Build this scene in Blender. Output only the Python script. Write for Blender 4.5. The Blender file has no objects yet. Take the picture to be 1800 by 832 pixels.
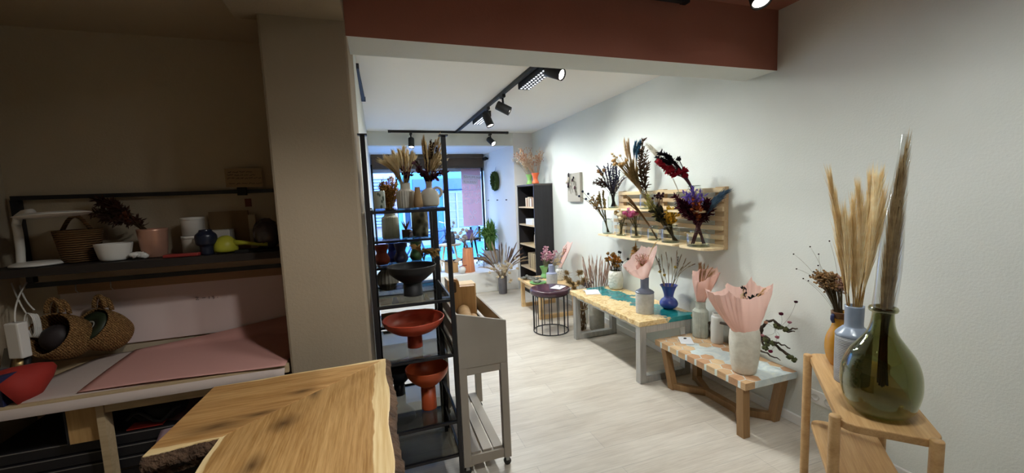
# A dried-flower shop seen from behind its counter, looking towards the street window.
import bpy, math, random
from mathutils import Vector as V, Matrix, noise as MN
random.seed(11); RN = random.Random(11)
sc = bpy.context.scene; COL = sc.collection
PI = math.pi

# ------------------------------------------------------------------ colours / materials
def S(h):
    h = h.lstrip('#'); o = []
    for i in (0, 2, 4):
        c = int(h[i:i+2], 16) / 255
        o.append(c / 12.92 if c <= .04045 else ((c + .055) / 1.055) ** 2.4)
    return (*o, 1)
class NT:
    def __init__(s, name):
        s.m = bpy.data.materials.new(name); s.m.use_nodes = True
        s.t = s.m.node_tree; s.t.nodes.clear()
        s.out = s.t.nodes.new('ShaderNodeOutputMaterial')
    def n(s, k, **kw):
        a = s.t.nodes.new('ShaderNode' + k)
        for q, v in kw.items(): setattr(a, q, v)
        return a
    def l(s, a, b): s.t.links.new(a, b)
    def math(s, op, a, b=None, c=None):
        m = s.n('Math', operation=op)
        for i, q in enumerate((a, b, c)):
            if q is None: continue
            if isinstance(q, (int, float)): m.inputs[i].default_value = q
            else: s.l(q, m.inputs[i])
        return m.outputs[0]
    def coord(s, scale=(1, 1, 1), rot=(0, 0, 0)):
        tc = s.n('TexCoord'); mp = s.n('Mapping'); mp.inputs['Scale'].default_value = scale; mp.inputs['Rotation'].default_value = rot
        s.l(tc.outputs['Object'], mp.inputs[0]); return mp.outputs[0]
    def noise(s, vec, scale, detail=4, rough=.55, dist=0):
        a = s.n('TexNoise'); a.inputs['Scale'].default_value = scale; a.inputs['Detail'].default_value = detail
        a.inputs['Roughness'].default_value = rough; a.inputs['Distortion'].default_value = dist
        s.l(vec, a.inputs['Vector']); return a.outputs['Fac']
    def ramp(s, fac, stops):
        a = s.n('ValToRGB'); e = a.color_ramp.elements
        e[0].position, e[0].color = stops[0]; e[1].position, e[1].color = stops[-1]
        for p, c in stops[1:-1]:
            x = e.new(p); x.color = c
        s.l(fac, a.inputs[0]); return a.outputs[0]
    def mix(s, f, a, b, kind='MIX'):
        m = s.n('MixRGB', blend_type=kind)
        for i, q in enumerate((f, a, b)):
            if isinstance(q, (int, float)): m.inputs[i].default_value = q
            elif isinstance(q, tuple): m.inputs[i].default_value = q
            else: s.l(q, m.inputs[i])
        return m.outputs[0]
    def bsdf(s, col, rough=.5, metal=0, spec=.5, bump=None, bstr=.2, bdist=.01, **kw):
        b = s.n('BsdfPrincipled')
        if isinstance(col, tuple): b.inputs['Base Color'].default_value = col
        else: s.l(col, b.inputs['Base Color'])
        if isinstance(rough, (int, float)): b.inputs['Roughness'].default_value = rough
        else: s.l(rough, b.inputs['Roughness'])
        b.inputs['Metallic'].default_value = metal; b.inputs['Specular IOR Level'].default_value = spec
        for k, v in kw.items(): b.inputs[k.replace('_', ' ')].default_value = v
        if bump is not None:
            bp = s.n('Bump'); bp.inputs['Strength'].default_value = bstr; bp.inputs['Distance'].default_value = bdist
            s.l(bump, bp.inputs['Height']); s.l(bp.outputs[0], b.inputs['Normal'])
        return b
    def done(s, sh):
        s.l(sh.outputs[0], s.out.inputs[0]); return s.m
def mat(name, c, c2=None, r=.5, metal=0, ns=8, st=(1, 1, 1), bump=0, bs=40, spec=.4, lo=.35, hi=.65, bd=.004):
    t = NT(name); vec = t.coord(st)
    col = S(c)
    if c2: col = t.ramp(t.noise(vec, ns), [(lo, S(c)), (hi, S(c2))])
    bn = t.noise(t.coord(), bs, 3) if bump else None
    return t.done(t.bsdf(col, r, metal, spec, bn, bump, bd))
def wood(name, c1, c2, c3=None, axis=0, sc_=1., r=.5, bump=.15):
    t = NT(name); st = [14 * sc_] * 3; st[axis] = 1.1 * sc_
    v = t.coord(tuple(st)); a = t.noise(v, 1.6, 6, .6, .6)
    st2 = [70 * sc_] * 3; st2[axis] = 2.5 * sc_
    b = t.noise(t.coord(tuple(st2)), 2, 3)
    col = t.ramp(a, [(.3, S(c1)), (.52, S(c2)), (.75, S(c3 or c1))])
    col = t.mix(.35, col, t.ramp(b, [(.35, S(c1)), (.65, S(c2))]), 'MULTIPLY' if False else 'MIX')
    return t.done(t.bsdf(col, r, 0, .35, b, bump, .002))
def glass(name, tint, base=.05, gl=.75, rough=.01, power=3.2, gcol='ffffff'):
    t = NT(name)
    lw = t.n('LayerWeight'); lw.inputs[0].default_value = .5
    f = t.math('ADD', t.math('MULTIPLY', t.math('POWER', lw.outputs['Facing'], power), gl), base)
    tr = t.n('BsdfTransparent'); tr.inputs[0].default_value = S(tint)
    g = t.n('BsdfGlossy'); g.inputs['Roughness'].default_value = rough; g.inputs['Color'].default_value = S(gcol)
    m = t.n('MixShader'); t.l(f, m.inputs[0]); t.l(tr.outputs[0], m.inputs[1]); t.l(g.outputs[0], m.inputs[2])
    return t.done(m)
def paper(name, c, tl=.45, r=.7, alpha=1.):
    t = NT(name); n = t.noise(t.coord(), 30, 4)
    b = t.bsdf(S(c), r, 0, .2, n, .3, .004)
    tl_ = t.n('BsdfTranslucent'); tl_.inputs[0].default_value = S(c)
    m = t.n('MixShader'); m.inputs[0].default_value = tl
    t.l(b.outputs[0], m.inputs[1]); t.l(tl_.outputs[0], m.inputs[2])
    if alpha < 1:
        tp = t.n('BsdfTransparent'); m2 = t.n('MixShader'); m2.inputs[0].default_value = alpha
        t.l(tp.outputs[0], m2.inputs[1]); t.l(m.outputs[0], m2.inputs[2]); m = m2
    return t.done(m)
def emit(name, c, k):
    t = NT(name); e = t.n('Emission'); e.inputs[0].default_value = S(c); e.inputs[1].default_value = k
    return t.done(e)
_fc = {}
def pl(c, c2=None, r=.8):      # plain plant material with a little variation
    k = (c, c2)
    if k not in _fc:
        t = NT('plant_' + c); col = S(c)
        if c2: col = t.ramp(t.noise(t.coord(), 35), [(.35, S(c)), (.65, S(c2))])
        b = t.bsdf(col, r, 0, .15); tl = t.n('BsdfTranslucent'); m = t.n('MixShader'); m.inputs[0].default_value = .5
        if isinstance(col, tuple): tl.inputs[0].default_value = col
        else: t.l(col, tl.inputs[0])
        t.l(b.outputs[0], m.inputs[1]); t.l(tl.outputs[0], m.inputs[2]); _fc[k] = t.done(m)
    return _fc[k]

# ------------------------------------------------------------------ mesh builder (world coordinates)
class MB:
    def __init__(s): s.v = []; s.f = []; s.mi = []; s.sm = []
    def add(s, vs, fs, m=0, smooth=False):
        o = len(s.v); s.v += [tuple(p) for p in vs]
        for f in fs: s.f.append([o + i for i in f]); s.mi.append(m); s.sm.append(smooth)
        return s
    def box(s, a, b, m=0):                       # opposite corners
        x0, y0, z0 = a; x1, y1, z1 = b
        return s.add([(x0,y0,z0),(x1,y0,z0),(x1,y1,z0),(x0,y1,z0),(x0,y0,z1),(x1,y0,z1),(x1,y1,z1),(x0,y1,z1)],
              [(0,3,2,1),(4,5,6,7),(0,1,5,4),(1,2,6,5),(2,3,7,6),(3,0,4,7)], m)
    def obox(s, c, ax, ay, az, m=0):             # centre and half-axis vectors
        c, ax, ay, az = V(c), V(ax), V(ay), V(az)
        P = [c+i*ax+j*ay+k*az for k in (-1,1) for i,j in ((-1,-1),(1,-1),(1,1),(-1,1))]
        return s.add(P, [(0,3,2,1),(4,5,6,7),(0,1,5,4),(1,2,6,5),(2,3,7,6),(3,0,4,7)], m)
    def beam(s, p, q, w, h, up=(0,0,1), m=0):    # rectangular bar p->q
        p, q = V(p), V(q); d = q - p; u = V(up); sd = d.cross(u)
        if sd.length < 1e-6: sd = d.cross(V((1,0,0)))
        sd.normalize(); u2 = sd.cross(d).normalized()
        return s.obox((p+q)/2, d/2, sd*w/2, u2*h/2, m)
    def prism(s, poly, z0, z1, m=0, smooth=False):
        n = len(poly)
        return s.add([(x,y,z0) for x,y in poly]+[(x,y,z1) for x,y in poly],
              [tuple(range(n-1,-1,-1)), tuple(range(n,2*n))]+[(i,(i+1)%n,n+(i+1)%n,n+i) for i in range(n)], m, smooth)
    def prismv(s, poly, off, m=0):               # 3-D polygon extruded by a vector
        n = len(poly); off = V(off)
        return s.add([V(p) for p in poly]+[V(p)+off for p in poly],
              [tuple(range(n-1,-1,-1)), tuple(range(n,2*n))]+[(i,(i+1)%n,n+(i+1)%n,n+i) for i in range(n)], m)
    def tube(s, pts, r, n=8, cap=True, m=0, closed=False):
        pts = [V(p) for p in pts]; k = len(pts)
        if not hasattr(r, '__len__'): r = [r] * k
        vs = []; ref = None
        for i, p in enumerate(pts):
            if closed: d = pts[(i+1) % k] - pts[i-1]
            else: d = pts[min(i+1,k-1)] - pts[max(i-1,0)]
            if d.length < 1e-9: d = V((0,0,1))
            d.normalize()
            if ref is None:
                ref = V((0,0,1)) if abs(d.z) < .9 else V((1,0,0))
            a = d.cross(ref)
            if a.length < 1e-5: a = d.orthogonal()
            a.normalize(); b = a.cross(d); ref = b
            for j in range(n):
                t = 2*PI*j/n; vs.append(p + (a*math.cos(t) + b*math.sin(t)) * r[i])
        fs = []
        for i in range(k if closed else k-1):
            i2 = (i+1) % k
            for j in range(n): fs.append((i*n+j, i*n+(j+1)%n, i2*n+(j+1)%n, i2*n+j))
        if cap and not closed: fs += [tuple(range(n-1,-1,-1)), tuple((k-1)*n+j for j in range(n))]
        return s.add(vs, fs, m, True)
    def lathe(s, prof, c=(0,0,0), n=36, m=0, axis=None, flute=0, nf=0, sy=1.):
        c = V(c); vs = []; fs = []; k = len(prof)
        q = V((0,0,1)).rotation_difference(V(axis).normalized()).to_matrix() if axis else None
        for r, z in prof:
            for j in range(n):
                t = 2*PI*j/n; rr = r * (1 + flute * math.cos(nf*t)) if nf else r
                p = V((rr*math.cos(t), rr*math.sin(t)*sy, z))
                vs.append(c + (q @ p if q else p))
        for i in range(k-1):
            for j in range(n): fs.append((i*n+j, i*n+(j+1)%n, (i+1)*n+(j+1)%n, (i+1)*n+j))
        if prof[0][0] > 1e-6: fs.append(tuple(range(n-1,-1,-1)))
        if prof[-1][0] > 1e-6: fs.append(tuple((k-1)*n+j for j in range(n)))
        return s.add(vs, fs, m, True)
    def blob(s, c, r, lv=1, jit=.0, m=0, rot=None):
        vs, fs = ico(lv); c = V(c)
        if not hasattr(r, '__len__'): r = (r, r, r)
        out = []
        for p in vs:
            k = 1 + RN.uniform(-jit, jit); w = V((p[0]*r[0]*k, p[1]*r[1]*k, p[2]*r[2]*k))
            out.append(c + (rot @ w if rot else w))
        return s.add(out, fs, m, True)
    def leaf(s, p, d, ln, w, up=(0,0,1), bend=.2, m=0):
        p, d, up = V(p), V(d).normalized(), V(up); sd = d.cross(up)
        if sd.length < 1e-4: sd = d.orthogonal()
        sd.normalize(); nn = sd.cross(d)
        a = p; b = p + d*ln*.35 + sd*w*.5 + nn*bend*ln*.2; c = p + d*ln*.4 + nn*bend*ln*.12; e = p + d*ln*.35 - sd*w*.5 + nn*bend*ln*.2
        t1 = p + d*ln*.75 + sd*w*.33; t2 = p + d*ln*.75 - sd*w*.33; tip = p + d*ln - nn*bend*ln*.3; mid = p + d*ln*.75 - nn*bend*ln*.05
        return s.add([a,b,c,e,t1,mid,t2,tip], [(0,1,2),(0,2,3),(1,4,5,2),(2,5,6,3),(4,7,5),(5,7,6)], m, True)
    def strand(s, p, d, ln, w, sag=0., m=0):     # thin tapering ribbon
        p, d = V(p), V(d).normalized(); sd = d.cross(V((RN.uniform(-1,1),RN.uniform(-1,1),RN.uniform(-1,1))))
        if sd.length < 1e-4: sd = d.orthogonal()
        sd.normalize(); a = p + d*ln*.5 + V((0,0,-sag*ln*.25)); b = p + d*ln + V((0,0,-sag*ln))
        return s.add([p-sd*w*.5, p+sd*w*.5, a+sd*w*.45, a-sd*w*.45, b], [(0,1,2,3),(3,2,4)], m, True)
_ico = {}
def ico(lv):
    if lv not in _ico:
        import bmesh
        bm = bmesh.new(); bmesh.ops.create_icosphere(bm, subdivisions=lv, radius=1)
        _ico[lv] = ([v.co.copy() for v in bm.verts], [[v.index for v in f.verts] for f in bm.faces]); bm.free()
    return _ico[lv]
def origin(o):
    w = V((0,0,0))
    while o is not None: w += o.location; o = o.parent
    return w
def obj(name, mb, m, parent=None, loc=None, bevel=0, fix=False):
    me = bpy.data.meshes.new(name)
    o = bpy.data.objects.new(name, me); COL.objects.link(o)
    if parent is not None: o.parent = parent
    elif loc is not None: o.location = loc
    w = origin(o)
    me.from_pydata([(x-w.x, y-w.y, z-w.z) for x, y, z in mb.v], [], mb.f)
    for q in (m if isinstance(m, (list, tuple)) else [m]): me.materials.append(q)
    me.polygons.foreach_set('material_index', mb.mi); me.polygons.foreach_set('use_smooth', mb.sm)
    if fix:
        import bmesh
        bm = bmesh.new(); bm.from_mesh(me); bmesh.ops.recalc_face_normals(bm, faces=bm.faces); bm.to_mesh(me); bm.free()
    me.update()
    if bevel:
        b = o.modifiers.new('bevel', 'BEVEL'); b.width = bevel; b.segments = 2; b.limit_method = 'ANGLE'; b.angle_limit = .6
    return o
def tag(o, label, cat, group=None, kind=None):
    o['label'] = label
    if cat: o['category'] = cat
    if group: o['group'] = group
    if kind: o['kind'] = kind
    return o
def thing(name, label, cat, loc, group=None):
    o = bpy.data.objects.new(name, None); COL.objects.link(o); o.location = loc; o.empty_display_size = .05
    return tag(o, label, cat, group)
def one(name, label, cat, mb, m, loc, group=None, bevel=0, fix=False):
    return tag(obj(name, mb, m, None, loc, bevel, fix), label, cat, group)
def struct(name, mb, m, label=None, bevel=0):
    o = obj(name, mb, m, None, None, bevel); o['kind'] = 'structure'
    if label: o['label'] = label
    return o
def bez(a, b, c, n=8):
    a, b, c = V(a), V(b), V(c)
    return [(1-t)**2*a + 2*t*(1-t)*b + t*t*c for t in [i/n for i in range(n+1)]]
def rv(k=1.): return V((RN.uniform(-k,k), RN.uniform(-k,k), RN.uniform(-k,k)))
def text_mb(mb, txt, origin_, ax, ay, size, depth=.0006, m=0, align='CENTER'):
    cu = bpy.data.curves.new('t', 'FONT'); cu.body = txt; cu.size = size; cu.align_x = align; cu.extrude = 0; cu.resolution_u = 2
    o = bpy.data.objects.new('t', cu); COL.objects.link(o); bpy.context.view_layer.update()
    me = bpy.data.meshes.new_from_object(o.evaluated_get(bpy.context.evaluated_depsgraph_get()))
    O, ax, ay = V(origin_), V(ax), V(ay)
    mb.add([O + ax*v.co.x + ay*v.co.y for v in me.vertices], [list(p.vertices) for p in me.polygons], m)
    bpy.data.objects.remove(o); bpy.data.meshes.remove(me); bpy.data.curves.remove(cu)

# ------------------------------------------------------------------ dried plants
def head(kind, mb, path, sz, dens=1.):
    """adds the flower head of one stalk along/at the end of the path"""
    tip = path[-1]; d = (path[-1] - path[-2]).normalized()
    if kind == 'plume':                                  # feathery grass plume over the last part of the path
        k, ln, wd, w = sz                                # share of the path, strand length, spread, strand width
        n = int(110 * dens)
        for i in range(n):
            t = 1 - k * RN.random() ** .8
            x = t * (len(path) - 1); j = min(int(x), len(path) - 2); f = x - j
            p = path[j].lerp(path[j+1], f); dd = (path[j+1] - path[j]).normalized()
            q = (dd + rv(wd)).normalized()
            mb.strand(p + rv(.25) * wd * ln * .4, q, ln * RN.uniform(.5, 1.1) * (1.05 - .5 * max(0, t - .8) / .2), w, RN.uniform(0, .15))
    elif kind == 'ball':
        mb.blob(tip, (sz, sz, sz * .8), 2, .12)
        for i in range(int(14 * dens)):
            q = (d * .6 + rv(1)).normalized(); mb.leaf(tip + q * sz * .6, q, sz * .8, sz * .5, up=rv())
    elif kind == 'berry':
        mb.blob(tip, sz, 2, .06)
    elif kind == 'spray':                                # little seed balls on fine side twigs
        ln, r, n = sz
        for i in range(n):
            t = RN.uniform(.55, 1); j = min(int(t * (len(path)-1)), len(path) - 2); p = path[j]
            q = (d * 1.1 + rv(.9)).normalized(); e = p + q * ln * RN.uniform(.5, 1)
            mb.tube([p, e], [r * .18, r * .12], 3, False); mb.blob(e, r * RN.uniform(.7, 1.15), 1, .15)
    elif kind == 'spike':                                # spike of tight little florets
        ln, r = sz; L = 0; n = len(path)
        tot = sum((path[i+1]-path[i]).length for i in range(n-1)); k = min(.9, ln / max(tot, 1e-6))
        for i in range(int(24 * dens)):
            t = 1 - k * i / (24 * dens); x = t * (n-1); j = min(int(x), n-2); p = path[j].lerp(path[j+1], x-j)
            mb.blob(p + rv(r * .7), r * RN.uniform(.5, .9), 1, .2)
    elif kind == 'leaf':                                 # leaves along the stalk
        ln, w, n = sz
        for i in range(n):
            t = .35 + .65 * i / max(1, n-1); x = t * (len(path)-1); j = min(int(x), len(path)-2); p = path[j].lerp(path[j+1], x-j)
            q = ((path[j+1]-path[j]).normalized() * .8 + rv(.8)).normalized(); mb.leaf(p, q, ln * RN.uniform(.7, 1.1), w, up=rv())
    elif kind == 'blade':                                # one long stiff leaf blade
        ln, w = sz
        n = len(path)
        for i in range(n-1):
            pass
        j0 = int((n-1) * (1 - min(.95, ln)))
        sd = d.cross(V((.3,-.9,.2))).normalized()
        vs = []; fs = []
        for j in range(j0, n):
            t = (j - j0) / max(1, n - 1 - j0); ww = w * math.sin(PI * min(1, .12 + t * .88)) ** .8
            vs += [path[j] - sd * ww * .5, path[j] + d.cross(sd) * ww * .15, path[j] + sd * ww * .5]
        for j in range(n - 1 - j0): fs += [(3*j, 3*j+1, 3*j+4, 3*j+3), (3*j+1, 3*j+2, 3*j+5, 3*j+4)]
        mb.add(vs, fs, 0, True)
    elif kind == 'feather':                              # dense brush-like head (ruscus, celosia, bleached grass)
        ln, r = sz; n = len(path)
        tot = sum((path[i+1]-path[i]).length for i in range(n-1)); k = min(.95, ln / max(tot, 1e-6))
        for i in range(int(70 * dens)):
            t = 1 - k * RN.random(); x = t * (n-1); j = min(int(x), n-2); p = path[j].lerp(path[j+1], x-j)
            dd = (path[j+1]-path[j]).normalized(); q = (dd * .7 + rv(.9)).normalized()
            mb.leaf(p, q, r * RN.uniform(.7, 1.3), r * .28, up=rv())
HEADNAME = dict(plume='plume', ball='flower_head', berry='berry', spray='seed_spray', spike='flower_spike', leaf='leaf_spray', blade='leaf_blade', feather='flower_plume')
def stalk(root, base, neck, tip, kind, sz, hm, sm, bow=.15, sr=.0018, dens=1., n=9):
    base, neck, tip = V(base), V(neck), V(tip); tip.x = min(tip.x, 2.47)      # never through the right wall
    d0 = (neck - base).normalized() if (neck-base).length > 1e-5 else V((0,0,1))
    L = (tip - neck).length
    ctl = neck + d0 * L * .35 + (tip - neck) * .25 + rv(bow * L * .25)
    path = [base] + bez(neck, ctl, tip, n)
    st = MB().tube(path, [sr * 1.15] * (len(path)-1) + [sr * .6], 5)
    so = obj('stem', st, sm, root)
    if kind:
        h = MB(); head(kind, h, path[1:], sz, dens)
        obj(HEADNAME[kind], h, hm, so)
    return so
def bunch(name, label, cat, base, neck, nr, stalks, group=None, br=.02):
    """stalks: (tip, kind, size, head material, stem material[, kw])"""
    root = thing(name, label, cat, base, group); b = V(base); nk = V(neck)
    for s in stalks:
        tip = V(s[0]); d = tip - nk; h = V((d.x, d.y, 0)); h = h.normalized() * min(nr, h.length * .4) if h.length > 1e-6 else h
        kw = s[5] if len(s) > 5 else {}
        stalk(root, b - h * .5 * (br / max(nr, 1e-4)) + V((RN.uniform(-1,1), RN.uniform(-1,1), 0)) * br * .4, nk + h + V((RN.uniform(-1,1), RN.uniform(-1,1), 0)) * nr * .3, tip, s[1], s[2], s[3], s[4], **kw)
    return root
def around(c, ex, ez, n, ey=None, shell=.0):
    """n scattered points in an ellipsoid around c"""
    out = []
    while len(out) < n:
        p = rv(1)
        if shell * shell <= p.length_squared <= 1: out.append(V(c) + V((p.x*ex, p.y*(ey or ex), p.z*ez)))
    return out
def vessel(prof, t=.004):
    """closed profile of an open pot: outside up, rim, inside down"""
    o = [(0, 0)] + [(r, z) for r, z in prof]
    i = [(max(r - t, .001), z if k else z + t) for k, (r, z) in enumerate(prof)]
    i = [(r, max(z, t)) for r, z in i]
    return o + i[::-1] + [(0, t)]
def smooth_prof(pts, n=5):
    out = []
    P = [pts[0]] + list(pts) + [pts[-1]]
    for i in range(1, len(P)-2):
        p0, p1, p2, p3 = P[i-1], P[i], P[i+1], P[i+2]
        for k in range(n):
            t = k / n
            out.append(tuple(.5*((2*p1[a]) + (-p0[a]+p2[a])*t + (2*p0[a]-5*p1[a]+4*p2[a]-p3[a])*t*t + (-p0[a]+3*p1[a]-3*p2[a]+p3[a])*t**3) for a in (0,1)))
    out.append(pts[-1]); return [(max(r, .001), z) for r, z in out]
def vase(name, label, cat, c, prof, m, n=40, t=.005, sm=True, flute=0, nf=0, group=None, axis=None):
    p = vessel(smooth_prof(prof) if sm else prof, t)
    return one(name, label, cat, MB().lathe(p, c, n, 0, axis, flute, nf), m, c, group)
LP = [4, 20, 34, 44, 26, 13, 50, 150, 150, 86, 33]      # lamp powers (W)
SKY, SUN, EXPO = 16.0, 1.0, 0.30

# ------------------------------------------------------------------ camera
PITCH, ROLL, YAW = math.radians(5.666), math.radians(-2.3394), math.radians(18.3)
fw = V((math.sin(YAW)*math.cos(PITCH), math.cos(YAW)*math.cos(PITCH), -math.sin(PITCH)))
rt = V((math.cos(YAW), -math.sin(YAW), 0)); up = rt.cross(fw)
r2 = rt*math.cos(ROLL) + up*math.sin(ROLL); u2 = up*math.cos(ROLL) - rt*math.sin(ROLL)
cam = bpy.data.cameras.new('camera'); cam.sensor_width = 36; cam.lens = 36 * 703.3 / 1800; cam.clip_start = .02
co = bpy.data.objects.new('camera', cam); COL.objects.link(co); sc.camera = co
M4 = Matrix((r2, u2, -fw)).transposed().to_4x4(); M4.translation = V((0, 0, 1.6)); co.matrix_world = M4

# ------------------------------------------------------------------ materials of the room
def plaster(name, c, bump=.25, c2=None):
    t = NT(name); v = t.coord(); n = t.noise(v, 90, 4, .6); n2 = t.noise(v, 2.5, 3)
    col = t.ramp(n2, [(.3, S(c)), (.7, S(c2 or c))])
    return t.done(t.bsdf(col, .85, 0, .2, n, bump, .004))
M = {}
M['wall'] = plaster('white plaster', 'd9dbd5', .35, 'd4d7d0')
M['wall_nook'] = plaster('beige nook plaster', 'b8a992', .3, 'b3a48d')
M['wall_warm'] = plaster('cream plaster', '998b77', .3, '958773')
M['wall_cool'] = plaster('window bay plaster', 'e6e4e2', .2)
M['ceil'] = plaster('white ceiling', 'f1ede4', .1)
M['terra'] = plaster('terracotta paint', '9a6656', .2, '966252')
M['white'] = mat('white paint', 'e9e7e3', r=.5)
def floor_mat():
    t = NT('pale oak planks'); v = t.coord()
    br = t.n('TexBrick'); br.offset = .37; br.inputs['Scale'].default_value = 1
    for k, q in (('Mortar Size', .0022), ('Brick Width', 1.25), ('Row Height', .19), ('Bias', 0)): br.inputs[k].default_value = q
    br.inputs['Color1'].default_value = S('cfc5b5'); br.inputs['Color2'].default_value = S('b0a28e'); br.inputs['Mortar'].default_value = S('6e6558')
    t.l(v, br.inputs['Vector'])
    st = t.noise(t.coord((1.6, 22, 22)), 1.4, 6, .6, .8); fine = t.noise(t.coord((4, 120, 120)), 1.5, 3)
    blot = t.noise(t.coord((1.3, 3.2, 1)), 1.7, 3)
    col = t.mix(.52, br.outputs[0], t.ramp(st, [(.28, S('a1968a')), (.42, S('c3b9ab')), (.58, S('d2cabd')), (.75, S('e0dacf'))]))
    col = t.mix(.28, col, t.ramp(fine, [(.35, S('a0958a')), (.6, S('d9d1c5'))]))
    col = t.mix(.16, col, t.ramp(blot, [(.36, S('978c80')), (.6, S('dfd9cf'))]))
    return t.done(t.bsdf(col, .42, 0, .4, fine, .08, .002))
M['floor'] = floor_mat()
M['black'] = mat('black metal', '17161a', r=.42, spec=.5)
M['blackm'] = mat('matt black metal', '101012', r=.6)
M['oak'] = wood('oak', '9a6a3c', 'b5854f', 'c0925c', 0)
M['steel'] = mat('brushed steel', 'b8b7b3', 'a6a5a1', .4, .35, ns=3, st=(30, 30, 2))

# ------------------------------------------------------------------ room shell (X across the shop, Y down its length, Z up)
struct('floor', MB().box((-1.8, -2.7, -.1), (2.75, 8.1, 0)), M['floor'])
struct('wall_right', MB().box((2.576, -2.7, 0), (2.75, 6.5, 2.95)), M['wall'])
struct('wall_rear', MB().box((-1.8, -2.8, 0), (2.75, -2.65, 2.95)), M['wall'])
struct('wall_outer', MB().box((-1.84, -2.7, 0), (-1.70, 2.72, 2.95)), M['wall_nook'])
struct('wall_nook', MB().box((-1.75, 2.62, 0), (-.43, 2.74, 2.95)), M['wall_nook'])
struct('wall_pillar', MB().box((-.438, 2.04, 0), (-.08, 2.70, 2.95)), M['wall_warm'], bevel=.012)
struct('wall_left', MB().box((-.26, 2.66, 0), (-.08, 8.2, 2.95)), M['wall'])
struct('ceiling', MB().box((-.2, 2.2, 2.665), (2.7, 6.55, 2.95)), M['ceil'])
struct('ceiling_front', MB().box((-.12, -2.7, 2.744), (2.75, 2.1, 2.95)), M['terra'])
struct('ceiling_nook', MB().box((-1.8, -2.7, 2.50), (-.2, 2.7, 2.95)), M['wall_nook'])
b = MB(); b.box((-.085, 2.041, 2.362), (2.60, 2.285, 2.9)); b.mi[2] = 1
struct('trim_1', b, [M['wall'], M['terra']])                      # the beam across the shop
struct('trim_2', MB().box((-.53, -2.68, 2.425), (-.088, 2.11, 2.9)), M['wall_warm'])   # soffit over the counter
struct('wall_header', MB().box((-.1, 6.481, 2.455), (2.24, 6.60, 2.9)), M['wall'])
struct('wall_bay', MB().prism([(2.23, 6.48), (2.75, 6.48), (2.75, 8.25), (2.09, 8.25)], 0, 2.9), M['wall_cool'])
struct('ceiling_bay', MB().box((-.2, 6.58, 2.475), (2.5, 8.25, 2.9)), M['white'])
struct('wall_window', MB().box((-.1, 8.02, 0), (2.2, 8.2, .30)).box((-.1, 8.06, 2.15), (2.2, 8.2, 2.6)), M['wall_cool'])
struct('window_sill', MB().box((-.08, 6.50, 0), (2.25, 8.03, .345)), M['white'], bevel=.008)
struct('baseboard_right', MB().box((2.558, -2.6, 0), (2.576, 6.45, .065)), M['white'], bevel=.004)
struct('baseboard_left', MB().box((-.08, 2.75, 0), (-.064, 6.45, .065)), M['white'])
# window
wf = MB()
for x in (-.08, 2.045): wf.box((x, 8.00, .345), (x + .035, 8.05, 2.30))
wf.box((-.08, 8.0, .345), (2.08, 8.05, .385)); wf.box((-.08, 8.0, 2.26), (2.08, 8.05, 2.30))
w1 = struct('window_1', wf, M['blackm'])
obj('pane', MB().box((-.05, 8.022, .38), (2.05, 8.028, 2.27)), glass('window glass', 'f4f8ff', .03, .4), w1)
# rolled blind
bl = thing('window_blind', 'dark brown roller blind pulled a little way down at the top of the shop window', 'blind', (1.0, 7.93, 2.33))
fab = mat('brown blind fabric', '57483a', '4e4034', .85, ns=4, bump=.2, bs=300)
obj('cassette', MB().box((-.06, 7.86, 2.40), (2.07, 7.97, 2.474)), fab, bl, bevel=.008)
obj('fabric', MB().box((-.05, 7.925, 2.235), (2.06, 7.932, 2.41)), fab, bl)
obj('bottom_bar', MB().box((-.05, 7.915, 2.205), (2.06, 7.942, 2.238)), mat('brown blind bar', '4a3d31', r=.5), bl, bevel=.004)
br = thing('blind_motor', 'small black motor bracket on the white wall beside the blind', 'bracket', (2.12, 7.7, 2.36))
obj('arm', MB().tube([(2.135, 7.75, 2.37), (2.06, 7.75, 2.37)], .02, 10), M['blackm'], br); obj('motor', MB().tube([(2.07, 7.70, 2.37), (2.07, 7.82, 2.37)], .034, 12), M['blackm'], br)

# ------------------------------------------------------------------ street outside
M['frame_out'] = mat('weathered white frames', '6f7f90', r=.6)
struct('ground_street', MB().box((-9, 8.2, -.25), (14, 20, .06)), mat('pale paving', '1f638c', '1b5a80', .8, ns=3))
h1 = thing('town_house', 'pale rose house front across the street, behind the left half of the window', 'house', (-1.5, 14, -.12), 'house fronts across the street')
obj('wall', MB().box((-8, 14, -.12), (.62, 14.6, 6)), mat('rose render', '7d7180', '766a79', .9, ns=1.2), h1)
for x in (-3.1, -1.6, -.1):
    fr = MB()
    fr.box((x-.05, 13.93, .85), (x+.0, 14, 2.4)); fr.box((x+.55, 13.93, .85), (x+.6, 14, 2.4)); fr.box((x-.05, 13.93, 2.35), (x+.6, 14, 2.4)); fr.box((x-.08, 13.9, .8), (x+.63, 14, .85))
    w_ = obj('window', fr, M['frame_out'], h1)
    sl = MB()
    for k in range(14): sl.beam((x, 13.955, .92 + k*.105), (x+.55, 13.955, .92 + k*.105), .05, .07)
    obj('shutter', sl, mat('blue shutter', '5f82b8', r=.6) if x == -3.1 else bpy.data.materials['blue shutter'], w_)
h2 = thing('town_house', 'pale aqua house front with white framed door across the street, behind the sale poster', 'house', (3, 14, -.12), 'house fronts across the street')
obj('wall', MB().box((.64, 14, -.12), (9, 14.6, 6)), mat('aqua render', '47829c', '417a94', .9, ns=1.2), h2)
obj('plinth', MB().box((.64, 13.94, -.12), (9, 14, .62)), mat('grey blue stone', '3f5578', '4a6085', .9, ns=5), h2)
obj('shop_fascia', MB().box((1.15, 13.75, 1.93), (4.6, 14, 2.32)), mat('blue fascia', '22407c', r=.5), h2, bevel=.02)
obj('downpipe', MB().tube([(1.98, 13.9, -.1), (1.98, 13.9, 5)], .05, 10), mat('blue grey pipe', '4d7094', r=.5), h2)
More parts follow.
